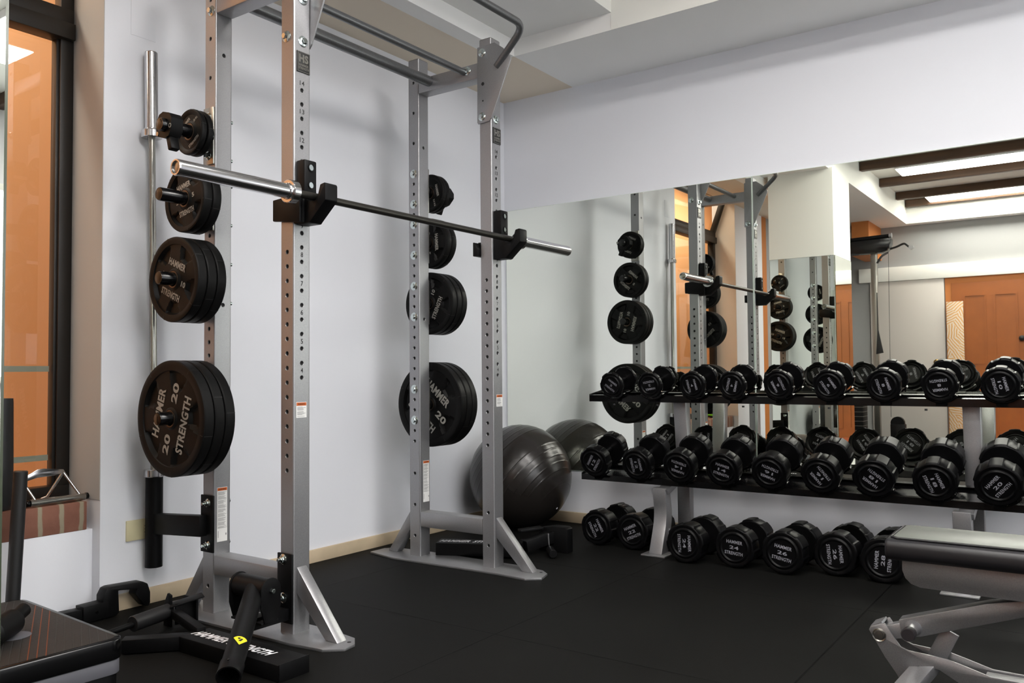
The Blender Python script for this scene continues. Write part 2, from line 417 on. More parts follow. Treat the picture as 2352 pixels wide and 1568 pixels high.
# ceiling
cb = MB()
cb.cur = 0
cb.box(1.75, XM+.1, YB, .272, ZL, 3.2)             # soffit over the mirror wall
cb.box(XF, 1.75, .27, .37, ZL, 3.2)               # strip along the back wall
cb.box(XF, 1.75, -.33, .27, ZS, 3.2)             # shallow step
cb.box(XF-.1, -4.75, YB, -.33, ZS, 3.2)          # soffit at the far wall
o = struct(cb.build('ceiling', 'ceil'))
struct(MB().box(XF, 1.75, .37, YW+.02, ZL, 3.2).box(1.75, XM+.1, .272, YW+.02, ZL, 3.2).build('ceiling', 'beige'))
rb = MB(); rb.box(-4.75, 1.75, YB, -.33, ZD, 3.2)
rb.box(-4.749, 1.749, -.332, -.3305, ZS+.0, ZD); rb.box(1.7485, 1.7495, YB, -.33, ZL+.0, ZD); rb.box(-4.7495, -4.7485, YB, -.33, ZS, ZD)
struct(rb.build('ceiling', 'ceilw'))
# reveal and niche
rv = MB()
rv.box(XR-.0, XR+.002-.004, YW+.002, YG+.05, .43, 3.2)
struct(rv.build('trim_2', 'revealshade'))
rv = MB()
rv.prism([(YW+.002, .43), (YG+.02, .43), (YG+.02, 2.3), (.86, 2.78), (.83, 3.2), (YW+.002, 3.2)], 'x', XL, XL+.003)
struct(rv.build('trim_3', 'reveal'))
# brick sill
bs = MB().box(XL+.004, XR-.022, YW+.052, YG+.03, .318, .425, .004).build('window_sill', 'brick'); struct(bs); bs.name = 'trim_4'
# skirting
def skirting(name, x0, x1, y0, y1):
    slab(name, x0, x1, y0, y1, 0, .062, 'base', .002)
skirting('baseboard_back', XR-.0, XM-.004, YW-.012, YW)
skirting('baseboard_mirror', XM-.010, XM+.008, YB, YW-.013)
skirting('baseboard_far', XF, XF+.012, YB, YW)
# window: frame, glass, orange room behind
win = struct(bpy.data.objects.new('window_1', None)); C.objects.link(win)
fr = MB()
def fbar(x0, x1, z0, z1, d=.03): fr.box(x0, x1, YG-d, YG+.03, z0, z1, .003)
fbar(XR-.055, XR-.003, .425, 3.1, .022); fbar(XR-.066, XR-.05, .425, 2.3, .010)
fbar(XL+.01, XL+.075, .425, 2.36)
fbar(XL+.01, XR-.01, 2.235, 2.30, .05); fbar(XL+.01, XR-.01, 2.30, 2.36, .035)
fbar(XL+.01, XR-.01, .425, .475)
fr.boxbar((XL+.03, YG-.0, 2.33), (XL+.03, .86, 2.80), .05, .05, (1, 0, 0))
fr.boxbar((XL+.03, .90, 2.72), (XR-.04, YG, 2.72), .05, .05)
fr.build('window_frame', 'frame', win)
g = MB(); g.add([(XL+.04, YG+.006, .46), (XR-.045, YG+.006, .46), (XR-.045, YG+.006, 2.26), (XL+.04, YG+.006, 2.26)], [(0, 1, 2, 3)]); g.build('window_glass', 'glass', win)
g = MB(); g.add([(XL+.04, YG, 2.33), (XR-.06, YG+.006, 2.33), (XR-.06, YG+.006, 3.1), (XL+.04, .80, 3.1)], [(0, 1, 2, 3)]); g.build('window_glass', 'glass', win)
ow = MB(); ow.box(XL-2.4, XR+1.2, 1.95, 2.0, 0, 3.2); ow.box(XL-2.45, XL-2.4, 1.1, 2.0, 0, 3.2); ow.box(XR+1.2, XR+1.25, 1.1, 2.0, 0, 3.2)
ow.box(XL-2.45, XR+1.25, 1.1, 2.0, -.05, 0)
struct(ow.build('wall_orange', 'orangeroom'))
ocb = struct(MB().box(XL-2.45, XR+1.25, 1.1, 2.0, 3.2, 3.25).build('ceiling', 'ceilw'))
bd = MB()
for z in (.93, .585): bd.box(XL+.04, XR-.07, YG+.012, YG+.016, z-.012, z+.010)
bd.build('glazing_strip', 'band', win)
la = bpy.data.lights.new('orange_room_lamp', 'AREA'); la.shape = 'RECTANGLE'; la.size = 3.4; la.size_y = .25; la.energy = WARM; la.color = (1, .86, .7)
lo = bpy.data.objects.new('orange_room_lamp', la); C.objects.link(lo); lo.location = (-1.9, 1.45, 3.15)
tag(lo, 'warm lamp in the orange room beyond the window', 'light')

# added fill light in window form behind the camera, out of view; it fills the ceiling and the fronts of the uprights
w2 = struct(bpy.data.objects.new('fill_panel', None)); C.objects.link(w2)
m2 = bpy.data.materials.new('fill_panel_glow'); m2.use_nodes = True; b2 = m2.node_tree.nodes['Principled BSDF']
b2.inputs['Base Color'].default_value = (.8, .8, .8, 1); b2.inputs['Emission Color'].default_value = (.93, .97, 1, 1); b2.inputs['Emission Strength'].default_value = FILL
MT['fillglow'] = m2
MB().box(-2.3, 1.3, YB+.005, YB+.012, .9, 2.3).build('window_glass', 'fillglow', w2)  # glowing sheet of the added fill light, no real pane
f2 = MB()
for x in (-2.35, -.53, 1.3): f2.box(x, x+.05, YB, YB+.05, .85, 2.35, .003)
for z in (.85, 2.3): f2.box(-2.35, 1.35, YB, YB+.05, z, z+.05, .003)
f2.build('window_frame', 'ceilw', w2)  # frame around the added fill light

# mirrors on the wall
def mirror(name, label, x0, x1, y0, y1, z0, z1, face):
    t = thing(name, label, 'mirror', ((x0+x1)/2, (y0+y1)/2, z0))
    MB().box(x0, x1, y0, y1, z0, z1).build('glass_edge', 'seam' if name == 'wall_mirror' else 'mirroredge', t)
    e = .0006
    mb = MB()
    if face == '-x': mb.add([(x0-e, y0+.002, z0+.002), (x0-e, y1-.002, z0+.002), (x0-e, y1-.002, z1-.002), (x0-e, y0+.002, z1-.002)], [(0, 1, 2, 3)])
    if face == '+x': mb.add([(x1+e, y0+.002, z0+.002), (x1+e, y1-.002, z0+.002), (x1+e, y1-.002, z1-.002), (x1+e, y0+.002, z1-.002)], [(0, 1, 2, 3)])
    if face == '-y': mb.add([(x0+.002, y0-e, z0+.002), (x1-.002, y0-e, z0+.002), (x1-.002, y0-e, z1-.002), (x0+.002, y0-e, z1-.002)], [(0, 1, 2, 3)])
    mb.build('silvering', 'mirror', t, flat=True)
    return t
mirror('wall_mirror', 'tall frameless wall mirror pane behind the balls, left of the seam', XM, XM+.008, -.827, .772, .31, 1.926, '-x')
mirror('wall_mirror', 'frameless wall mirror pane right of the seam behind the dumbbell rack', XM, XM+.008, -3.6, -.831, .31, 1.926, '-x')
# pillar with mirrors
PX0, PX1, PY0, PY1 = -1.72, -1.121, -.362, .225
slab('trim_5', PX0, PX1, PY0, PY1, 0, ZS+.01, 'ceilw')
mirror('pillar_mirror', 'mirror pane on the side of the white pillar that faces the wall mirror', PX1, PX1+.006, PY0+.002, PY1-.004, .06, 1.93, '+x')
mirror('pillar_mirror', 'mirror pane on the pillar front at the left edge of the photo', PX0+.01, PX1-.002, PY0-.006, PY0, .06, 1.93, '-y')
# far side of the room: sliding door, rail, orange doors
slab('trim_6', XF, XF+.06, -3.0, .27, 2.02, 2.20, 'ceilw', .003)
wd = struct(bpy.data.objects.new('door_1', None)); C.objects.link(wd)
MB().box(XF+.005, XF+.04, -.72, .14, .0, 2.02, .004).build('door_leaf', 'whitedoor', wd)
MB().lathe([(0, .0), (0, .03), (.03, .034), (.045, .02), (.05, 0)], 16, (XF+.04, -.62, .98)).build('door_knob', 'brass', wd)
od = struct(bpy.data.objects.new('door_2', None)); C.objects.link(od)
pm = MB(); pm.box(XF+.002, XF+.02, -2.15, -.73, 0, 2.02)
pm.build('door_frame', 'orange', od)
dl = MB()
dl.box(XF+.018, XF+.032, -2.08, -.80, 0, 1.95)
dl.build('door_leaf', 'door', od)
for (a, b_) in ((-1.17, -.93), (-1.50, -1.25), (-1.92, -1.6)):
    for (c_, d_) in ((.95, 1.80), (.12, .80)):
        q = MB(); t_ = .018
        q.box(XF+.032, XF+.040, a, b_, c_, c_+t_); q.box(XF+.032, XF+.040, a, b_, d_-t_, d_)
        q.box(XF+.032, XF+.040, a, a+t_, c_+t_, d_-t_); q.box(XF+.032, XF+.040, b_-t_, b_, c_+t_, d_-t_)
        q.build('panel_moulding', 'door', od)
MB().lathe([(0, .0), (0, .03), (.03, .034), (.045, .02), (.05, 0)], 16, (XF+.032, -1.535, 1.25)).build('door_knob', 'dark', od)
pan = MB().box(XF+.06, XF+.075, -.93, -.745, .02, 1.72, .002).build('leaf_print_panel', 'leaf')
tag(pan, 'tall narrow panel with orange leaf print before the orange door', 'panel')
rtile = slab('trim_7', XF+.05, -3.6, -3.4, -1.0, 0, .006, 'redtile')
# beams and lights
BL = ['brown timber ceiling beam nearest the mirror wall', 'brown timber ceiling beam, second from the mirror wall', 'brown timber ceiling beam above the left end of the rack', 'brown timber ceiling beam beside the pillar', 'brown timber beam left of the nearer light strip in the mirror', 'brown timber beam between the two light strips in the mirror', 'brown timber beam beside the farther light strip in the mirror', 'brown timber beam against the far side of the ceiling recess']
for i, x in enumerate((1.38, .92, .0, -1.38, -2.32, -3.24, -4.13, -4.70)):
    bo = MB().box(x-.04, x+.04, YB+.005, -.34, ZD-.09, ZD-.002, .004).build('ceiling_beam', 'wood')
    tag(bo, BL[i], 'beam', 'timber beams in the ceiling recess')
LP = [(.40, -1.08, 'white light panel above the free floor by the mirror wall'), (-.92, -.75, 'white light panel between the pillar and the rack'), (-2.77, -.62, 'long white light strip, the larger one in the mirror'), (-4.50, -.62, 'long white light strip, the farther one in the mirror')]
for i, (x, y, lb) in enumerate(LP):
    for j in range(2 if i < 2 else 1):  # unseen second panels added to the near rows for brightness
        y1 = y - j*1.62; y0 = y1-1.55
        t = thing('ceiling_light', lb if j == 0 else lb.replace('light', 'light behind the first one, ', 1).replace(' ,', ',') if False else lb + (', second one added for brightness' if j else ''), 'light', (x, (y0+y1)/2, ZD-.09), group='white light strips between the beams')
        MB().box(x-.18, x+.18, y0-.01, y1+.01, ZD-.055, ZD-.004, .006).build('housing', 'white', t)
        MB().box(x-.172, x+.172, y0, y1, ZD-.064, ZD-.056, .003).build('diffuser', 'light', t)

# ------------------------------------------------------------------ half rack
W_, D_ = 1.1604, .4481
HX, HY = .0368, .0341
HT = 2.4593
rack = thing('squat_rack', 'silver steel half rack with four perforated uprights standing before the white wall', 'rack', (W_/2, D_/2, 0))
def strip(mb, O, U, V, N, width, z0, z1, holes, r):
    """flat face with real holes: O on axis at z=0, U across, V up (0,0,1), N outward; also short bores"""
    O, U, N = Vector(O), Vector(U), Vector(N); V = Vector((0, 0, 1)); h2 = width/2
    def P(u, z, d=0): return tuple(O + U*u + V*z + N*(-d))
    holes = sorted(h for h in holes if z0+.02 < h < z1-.02)
    z = z0; n = 16
    for hz in holes:
        a, b = hz-.021, hz+.021
        if a > z: mb.add([P(-h2, z), P(h2, z), P(h2, a), P(-h2, a)], [(0, 1, 2, 3)])
        vs = []; fs = []
        for k in range(n):
            t = 2*PI*(k+.5)/n + PI/4*0; c, s_ = math.cos(t), math.sin(t)
            q = min(h2/abs(c) if abs(c) > 1e-6 else 9, .021/abs(s_) if abs(s_) > 1e-6 else 9)
            vs += [P(c*q, hz+s_*q), P(c*r, hz+s_*r), P(c*(r-.001), hz+s_*(r-.001), .0012), P(c*(r-.001), hz+s_*(r-.001), .006)]
        # exact rectangle corners
        cs = [P(h2, b), P(-h2, b), P(-h2, a), P(h2, a)]; base = len(vs); vs += cs
        for k in range(n):
            j = (k+1) % n
            fs.append((k*4, j*4, j*4+1, k*4+1)); fs.append((k*4+1, j*4+1, j*4+2, k*4+2)); fs.append((k*4+2, j*4+2, j*4+3, k*4+3))
        # corner triangles
        def ang(v): return v
        for ci, (sx, sz) in enumerate(((1, 1), (-1, 1), (-1, -1), (1, -1))):
            th = math.atan2(sz*.021, sx*h2) % (2*PI)
            k = int((th/(2*PI))*n - .5) % n
            fs.append((k*4, base+ci, ((k+1) % n)*4))
        mb.add(vs, fs); z = b
    mb.add([P(-h2, z), P(h2, z), P(h2, z1), P(-h2, z1)], [(0, 1, 2, 3)])
def upright(cx, cy, z0, z1, left=(), front=(), right=(), back=()):
    mb = MB(); c = .005; r = .0085
    strip(mb, (cx-HX, cy, 0), (0, -1, 0), None, (-1, 0, 0), 2*(HY-c), z0, z1, left, r)
    strip(mb, (cx+HX, cy, 0), (0, 1, 0), None, (1, 0, 0), 2*(HY-c), z0, z1, right, r)
    strip(mb, (cx, cy-HY, 0), (1, 0, 0), None, (0, -1, 0), 2*(HX-c), z0, z1, front, r)
    strip(mb, (cx, cy+HY, 0), (-1, 0, 0), None, (0, 1, 0), 2*(HX-c), z0, z1, back, r)
    for sx, sy, a0 in ((-1, -1, 180), (1, -1, 270), (1, 1, 0), (-1, 1, 90)):
        pts = arc(cx+sx*(HX-c), cy+sy*(HY-c), c, a0, a0+90, 4)
        vs = [(x, y, z) for x, y in pts for z in (z0, z1)]
        mb.add(vs, [(2*i, 2*i+2, 2*i+3, 2*i+1) for i in range(4)])
    mb.cur = 1; e_ = .0068; mb.box(cx-HX+e_, cx+HX-e_, cy-HY+e_, cy+HY-e_, z0, z1-.004)  # dark box inside the tube paints in the shade behind the holes
    return mb
grid = [1.888-.0508*k for k in range(27)]
rear_left = grid + [2.04, 2.192, 2.344, .41, .258, .108]
rear_front = [1.166, 2.13]
frontface = [1.904-.0508*k for k in range(21)] 
frontleft = [1.328-.0508*k for k in range(16)] + [.258, .108, 2.247, 2.404]
CAPZ = HT
for nm, cx, cy, l, f in (('A', 0, D_, rear_left, [1.166, 2.13]), ('B', 0, 0, frontleft, frontface), ('C', W_, D_, rear_left, [1.166, 2.02]), ('D', W_, 0, frontleft, frontface)):
    up_ = upright(cx, cy, .010, HT, left=l, front=f, right=l).build('upright', ['silver', 'dark'], rack)
    MB().box(cx-HX+.003, cx+HX-.003, cy-HY+.003, cy+HY-.003, HT-.004, HT+.004, .002).build('end_cap', 'dark', up_)
# engraved numbers
for cx in (0, W_):
    for k in range(11):
        mb = MB(); n = 14-k; z = 1.904-.1016*k + .0254 if k else 1.904+.0254
        put_text(mb, str(n), .020 if n > 9 else .010, .017, (cx, -HY-.0006, z), (1, 0, 0), (0, 0, 1), bold=.01)
        mb.build('hole_number', 'dark', rack)
# base plates, low beams, braces
for cx in (0, W_):
    poly = [(cx-.12, -.222), (cx-.07, -.315), (cx-.028, -.335), (cx+.02, -.325), (cx+.055, -.25), (cx+.075, -.03), (cx+.075, .48), (cx+.055, .70), (cx+.01, .765), (cx-.07, .765), (cx-.12, .64)]
    if cx == 0: poly = [(cx-.09, -.205), (cx-.088, -.235), (cx-.04, -.29), (cx+.012, -.282), (cx+.055, -.237), (cx+.075, -.10), (cx+.075, .48), (cx+.055, .66), (cx+.01, .70), (cx-.05, .70), (cx-.12, .60), (cx-.105, -.1)]
    else: poly = [(cx-.118, -.255), (cx-.07, -.312), (cx+.01, -.29), (cx+.05, -.24), (cx+.075, -.10), (cx+.075, .48), (cx+.055, .66), (cx+.01, .70), (cx-.09, .70), (cx-.125, .52), (cx-.105, -.1)]
    bp_ = MB().prism(poly, 'z', 0, .010, .0015).build('base_plate', 'silver', rack)
    for by_ in (-.255, .66): MB().lathe([(0, .007), (.0006, .007)], 12, (cx+.012, by_, .0101), 'z').build('screw_hole', 'dark', bp_)
    MB().box(cx-HX, cx+HX, HY, D_-HY, .153, .226, .005).build('low_crossbeam', 'silver', rack)
    for sgn, y0, y1 in ((-1, -HY, -.235), (1, D_+HY, .64)):
        # tilted brace with vertical cut at the upright and flat cut on the plate
        t = .052*sgn; xx = (cx-.020, cx+.020)
        MB().prism([(y0, .236), (y0, .145), (y1-.058*sgn, .010), (y1, .010)], 'x', xx[0]-.002, xx[1]+.002, .003).build('brace', 'silver', rack)
# top side beams
for cx in (0, W_):
    b_ = MB(); b_.box(cx-HX, cx+HX, HY, D_-HY, 2.284, 2.357, .005)
    b_.build('top_crossbeam', 'silver', rack)
# pull up bars
MB().cyl((HX, .345, 2.331), (W_-HX, .345, 2.331), .0255, 28).build('pull_up_bar', 'gunmetal', rack)
MB().cyl((HX, .125, 2.328), (W_-HX, .125, 2.328), .0165, 24).build('pull_up_bar', 'gunmetal', rack)
# gusset plates and bent front bar
def gusset(cx, s):
    x = cx + s*(HX); 
    g = [(.040, 2.425), (-.06, 2.428), (-.108, 2.392), (-.150, 2.345), (-.153, 2.33), (-.040, 2.08), (-.028, 2.066), (.038, 2.062), (.043, 2.07)]
    return MB().prism(g, 'x', x, x+s*.007, .0015).build('gusset_plate', 'silver', rack)
gusset(0, 1); gusset(W_, -1)
pts = fillet([(HX+.005, -.07, 2.312), (HX+.030, -.245, 2.452), (W_-HX-.030, -.245, 2.452), (W_-HX-.005, -.07, 2.312)], .07, 8)
MB().tube(pts, .0165, 20).build('front_pull_up_bar', 'gunmetal', rack)
# bolts ----------------------------------------------------------------
def bolt(mb, P, N, r=.0105, flange=True, nut=False):
    P, N = Vector(P), Vector(N).normalized()
    T = Matrix.Translation(P) @ N.to_track_quat('Z', 'Y').to_matrix().to_4x4()
    if flange: mb.lathe([(0, r*1.75), (.0015, r*1.75), (.006, r*1.1)], 20, axis='z', T=T)
    mb.lathe([(.001, r), (.013, r), (.0145, r*.8)], 6, axis='z', T=T)
    if nut: mb.lathe([(.013, r*.62), (.024, r*.62), (.025, r*.5)], 12, axis='z', T=T)
PEGZ = (1.812, 1.557, 1.252, .744)
BZ = ((1.888, 1.736), (1.634, 1.482), (1.329, 1.177), (.821, .669))
for pr in BZ:
    for z in pr:
        mb = MB(); bolt(mb, (HX, D_, z), (1, 0, 0), .0125, nut=True); mb.build('bolt', 'bolt', rack)
        mb = MB(); bolt(mb, (W_-HX, D_, z), (-1, 0, 0), .0125); mb.build('bolt', 'bolt', rack)
for P, N in (((-HX, .005, 2.095), (-1, 0, 0)), ((.004, -HY, 2.08), (0, -1, 0)), ((.004, -HY, 2.232), (0, -1, 0)), ((W_, -HY, 2.08), (0, -1, 0)),
             ((W_-HX-.007, .012, 2.395), (-1, 0, 0)), ((W_-HX-.007, .014, 2.093), (-1, 0, 0)), ((W_-HX, .105, 2.331), (-1, 0, 0)), ((W_-.006, D_-HY, 2.318), (0, -1, 0)),
             ((-HX, D_-.006, 2.30), (-1, 0, 0)), ((W_+HX, .01, 2.095), (1, 0, 0)), ((W_+HX, .01, 2.39), (1, 0, 0)), ((HX+.007, .014, 2.093), (1, 0, 0))):
    mb = MB(); bolt(mb, P, N, .0115); mb.build('bolt', 'bolt', rack)
for cx in (0, W_):
    mb = MB()
    for z, r in ((2.247, .0085), (2.167, .004)): mb.lathe([(0, r), (.0006, r)], 16, (W_-HX-.0077, .008, z), 'x')
mb.build('gusset_hole', 'dark', rack)
# weight pegs
def pegs(s, cx):
    for z in PEGZ:
        x0 = cx + s*HX
        br = MB(); br.box(x0, x0+s*.008, D_-.031, D_+.031, z-.11, z+.11, .002)
        b_ = br.build('peg_bracket', 'satin', rack)
        L = .205
        pg = MB(); a = x0+s*.006
        pg.lathe([(0, .036), (s*.010, .036), (s*.014, .0245), (s*L*.98, .0245), (s*(L), .0225), (s*L, .018), (s*(L+.001), .016), (s*(L+.001), 0)], 28, (a, D_, z), 'x')
        pg.build('weight_peg', 'blackgloss', rack)
        if True:
            for dz in (-.076, .076):
                mb = MB(); bolt(mb, (x0+s*.008, D_, z+dz), (s, 0, 0), .010); mb.build('bolt', 'bolt', rack)
pegs(-1, 0); pegs(1, W_)
# badges
for cx, dz in ((0.004, 2.004), (W_+.004, 2.004)):
    bd_ = MB().box(cx-.029, cx+.029, -HY-.004, -HY, dz-.037, dz+.037, .001).build('badge', 'dark', rack)
    mb = MB(); O = (cx, -HY-.0046, dz)
    put_text(mb, 'HS', .042, .030, O, (1, 0, 0), (0, 0, 1), (0, .013), bold=.05)
    put_text(mb, 'HAMMER', .044, .009, O, (1, 0, 0), (0, 0, 1), (0, -.011))
    put_text(mb, 'STRENGTH', .046, .009, O, (1, 0, 0), (0, 0, 1), (0, -.022))
    for a in ((-.0275, -.026, -.0355, .0355), (.026, .0275, -.0355, .0355)): mb.box(cx+a[0], cx+a[1], -HY-.0046, -HY-.0042, dz+a[2], dz+a[3])
    for a in (-.0355, .034): mb.box(cx-.0275, cx+.0275, -HY-.0046, -HY-.0042, dz+a, dz+a+.0015)
    mb.build('badge_lettering', 'satin', bd_)
# safety stickers
def sticker(cx, y, z0, z1, w, long_):
    mb = MB(); mb.box(cx-w/2, cx+w/2, y-.0005, y, z0, z1)
    mb.cur = 1; hh = .0115; mb.box(cx-w/2+.0012, cx+w/2-.0012, y-.0008, y-.0005, z1-hh-.001, z1-.0015)
    mb.cur = 3; put_text(mb, 'WARNING', w*.7, .006, (cx, y-.0010, z1-.007), (1, 0, 0), (0, 0, 1), bold=.03)
    mb.cur = 2; z = z1-hh-.005; zl = z0+(.25*(z1-z0) if long_ else .004); k = 0
    rnd = random.Random(int(cx*100+z0*1000))
    while z > zl:
        k += 1
        if k % 6: ww = (w-.008)*(.6+.4*rnd.random()); mb.box(cx-w/2+.004, cx-w/2+.004+ww, y-.0009, y-.0006, z-.0012, z)
        z -= .0027
    if long_:
        for xx in (-w/2+.0015, w/2-.0022): mb.box(cx+xx, cx+xx+.0006, y-.0009, y-.0006, zl, z1-hh)
        mb.box(cx-w/2+.0015, cx+w/2-.0015, y-.0009, y-.0006, zl, zl+.0008)
        mb.box(cx-w/2+.004, cx-w/2+.006, y-.0009, y-.0006, z0+.015, zl-.01); mb.box(cx+w/2-.008, cx+w/2-.004, y-.0009, y-.0006, z0+.022, z0+.03)
    mb.build('safety_sticker', ['paper', 'sorange', 'stext', 'dark'], rack)
sticker(.0, D_-HY, .272, .475, .045, True); sticker(W_+.008, D_-HY, .269, .470, .045, True)
sticker(-.002, -HY, .749, .803, .046, False); sticker(W_+.010, -HY, .743, .798, .046, False)
# vertical bar holder on the rear left upright
MB().lathe([(0, .0), (.0, .0325), (.350, .0325), (.350, .0275), (.012, .0275), (.012, 0)], 32, (-.074, .745, .150), 'z', close=False).build('bar_holder_tube', 'black', rack)
MB().boxbar((-.056, D_-.0, .335), (-.074, .725, .320), .036, .078).build('bar_holder_arm', 'black', rack)
MB().box(-HX-.008, -HX, D_-.040, D_+.036, .235, .448, .002).build('bar_holder_plate', 'black', rack)
for z in (.418, .262):
    mb = MB(); bolt(mb, (-HX-.008, D_-.008, z), (-1, 0, 0), .010, nut=True); mb.build('bolt', 'bolt', rack)
    mb = MB(); bolt(mb, (HX, D_-.008, z), (1, 0, 0), .010); mb.build('bolt', 'bolt', rack)

# ------------------------------------------------------------------ J hooks
def jhook(cx, s, label):
    t = thing('bar_hook', label, 'bar hook', (cx, -HY, 1.47), group='hooks holding the racked barbell')
    y0 = -HY-.0005
    yb = -.080
    mb = MB()
    # backing block with two hole pockets
    mb.box(cx-.028, cx+.028, yb, y0, 1.52, 1.648, .006)
    body = mb.build('back_plate', 'black', t)
    for z in (1.622, 1.560):
        k = MB(); k.lathe([(0, .014), (-.003, .015), (-.0032, .011), (-.0005, .0105)], 20, (cx+.002, yb+.0002, z), 'y', close=False); k.build('hole_rim', 'black', body)
        k = MB(); k.lathe([(-.001, .0), (-.001, .0105), (0, .0105)], 20, (cx+.002, yb, z), 'y'); k.build('bolt', 'bolt', body)
    # saddle: side profile in the Y-Z plane
    prof = [(y0, 1.53), (-.075, 1.53), (-.088, 1.506), (-.102, 1.4965), (-.132, 1.4965), (-.146, 1.513), (-.158, 1.548), (-.180, 1.552), (-.185, 1.545), (-.185, 1.492), (-.112, 1.430), (-.104, 1.422), (y0, 1.422)]
    MB().prism(prof, 'x', cx-.028, cx+.028, .003).build('saddle', 'black', t)
    # collar that wraps the outer side of the upright
    xo = cx - s*(HX+.001)
    MB().prism([(-.082, 1.424), (.060, 1.440), (.060, 1.515), (-.082, 1.525)], 'x', xo, xo-s*.014, .003).build('side_wrap', 'black', t)
    MB().box(min(xo, cx), max(xo, cx)-.0, -.081, y0, 1.424, 1.523, .003).build('front_wrap', 'black', t)
    MB().box(xo-s*.012, cx+s*.02, HY+.002, .062, 1.45, 1.51, .003).build('rear_wrap', 'black', t)
    if s < 0:
        MB().prism([(.036, 1.44), (.036, 1.475), (.052, 1.505), (.06, 1.505), (.06, 1.44)], 'x', cx-.062, cx-.0, .003).build('locking_lever', 'black', t)
    return t
jhook(0, 1, 'black bar hook on the front left upright under the barbell')
jhook(W_, -1, 'black bar hook on the front right upright under the barbell')

# ------------------------------------------------------------------ barbells
def barbell(label, group=None):
    t = thing('barbell', label, 'barbell', (0, 0, 0), group=group)
    MB().lathe([(-.66, .0135), (.66, .0135)], 28, axis='x').build('shaft', 'shaft', t)
    for s in (-1, 1):
        sl = MB().lathe([(s*.656, .0140), (s*.656, .0370), (s*.6585, .0395), (s*.6835, .0395), (s*.686, .0370), (s*.686, .0285), (s*.6885, .0275), (s*.692, .0270), (s*.694, .0250), (s*1.096, .0250), (s*1.1, .0235), (s*1.1, .0195), (s*1.094, .0185), (s*1.094, 0)], 40, axis='x', close=False)
        so = sl.build('sleeve', 'chrome', t, ang=.3)
        MB().lathe([(s*1.0955, .0), (s*1.0955, .014), (s*1.094, .0175)], 24, axis='x', close=False).build('end_plug', 'satin', so)
    return t
bb = barbell('chrome-sleeved barbell racked on the two hooks')
bb.location = (-.5484+1.1, -.1179, 1.511)
vb = barbell('barbell standing upright in the black holder tube by the wall')
a = Vector((-.074, .745, .502)); b = Vector((-.094, .747, 1.84))
d = (b-a).normalized()
vb.rotation_euler = d.to_track_quat('X', 'Z').to_euler()
vb.location = a + d*(.686)
vb['label'] = 'barbell standing upright in the black holder tube by the wall'
for ch in vb.children:
    if ch.name.startswith('shaft'): ch.data = ch.data.copy(); ch.data.materials[0] = MT['satin']
for ch in vb.children:       # this bar has shorter sleeves
    if ch.name.startswith('sleeve'):
        for m_ in [ch] + list(ch.children):
            m_.data = m_.data.copy()
            for v in m_.data.vertices:
                if abs(v.co.x) > .7: v.co.x = math.copysign(.694 + (abs(v.co.x)-0.694)*.755, v.co.x)
# ------------------------------------------------------------------ weight plates
def plate_mesh(R, t, npk, hub=.030, rim=.83, deep=.0, pk=(.52, .805), pkw=.46):
    """disc on the x axis, centred; both faces alike"""
    nth = 144; mb = MB()
    h = t/2
    rin = R*rim
    radii = [hub, hub+.004, hub+.012, R*pk[0]-.004, R*pk[0]+.006, R*(pk[0]+pk[1])/2, R*pk[1]-.004, R*pk[1]+.003, rin, R*.90, R*.95, R*.985, R]
    def depth(r, th):
        if r <= hub+.005: return -.001
        if r <= hub+.013: return -.006
        if r >= R*.999: return -.006
        if r >= R*.98: return -.002
        if r >= R*.945: return 0
        if r >= R*.895: return -.0005
        z = -.007
        if r >= rin-1e-6: return -.003
        if npk:
            a = (th*npk/(2*PI)) % 1.0; a = abs(a-.5)*2      # 0 centre of a pocket
            wdt = pkw*(.75+.5*(r/R-pk[0])/(pk[1]-pk[0]))
            if R*pk[0]+.001 < r < R*pk[1]+.0001 and a < wdt: z = -.007 - min(.013, h*.55)*min(1, (wdt-a)/.06)
        return z
    vs = []; fs = []; m = len(radii)
    for i in range(nth):
        th = 2*PI*i/nth
        for s in (-1, 1):
            for r in (radii if s < 0 else radii[::-1]):
                vs.append((s*(h+depth(r, th)), r*math.cos(th), r*math.sin(th)))
    M2 = 2*m
    for i in range(nth):
        j = (i+1) % nth
        for k in range(M2): 
            k2 = (k+1) % M2
            fs.append((i*M2+k, j*M2+k, j*M2+k2, i*M2+k2))
    mb.add(vs, fs)
    # tread joints: thin grooves
    return mb
def seam_mb(R, t, n=5):
    mb = MB()
    for k in range(n):
        th = 2*PI*(k+.5)/n
        T = Matrix.Rotation(th, 4, 'X')
        mb.box(-t/2+.004, t/2-.004, -.0012, .0012, R-.0004, R+.0005, T=T)
        for s in (-1, 1): mb.box(s*(t/2)-.0003, s*(t/2)+.0004, -.001, .001, R*.90, R*.975, T=T)
    return mb
def plate_text(R, t, num, side, par, lens, hts, offs, nums):
    """side -1 faces -x, +1 faces +x"""
    x = side*(t/2-.0054); U = (0, side*1.0, 0); V = (0, 0, 1); O = (x, 0, 0)
    for s, w_, h_, off, nm in [('HAMMER', lens[0], hts[0], (0, offs[0]), 'lettering'), ('STRENGTH', lens[1], hts[0], (0, -offs[1]), 'lettering')] + [(s, w_, h_, off, 'weight_number') for s, off, w_, h_ in nums]:
        mb = MB(); put_text(mb, s, w_, h_, O, U, V, off, bold=.035); mb.build(nm, 'letter', par)
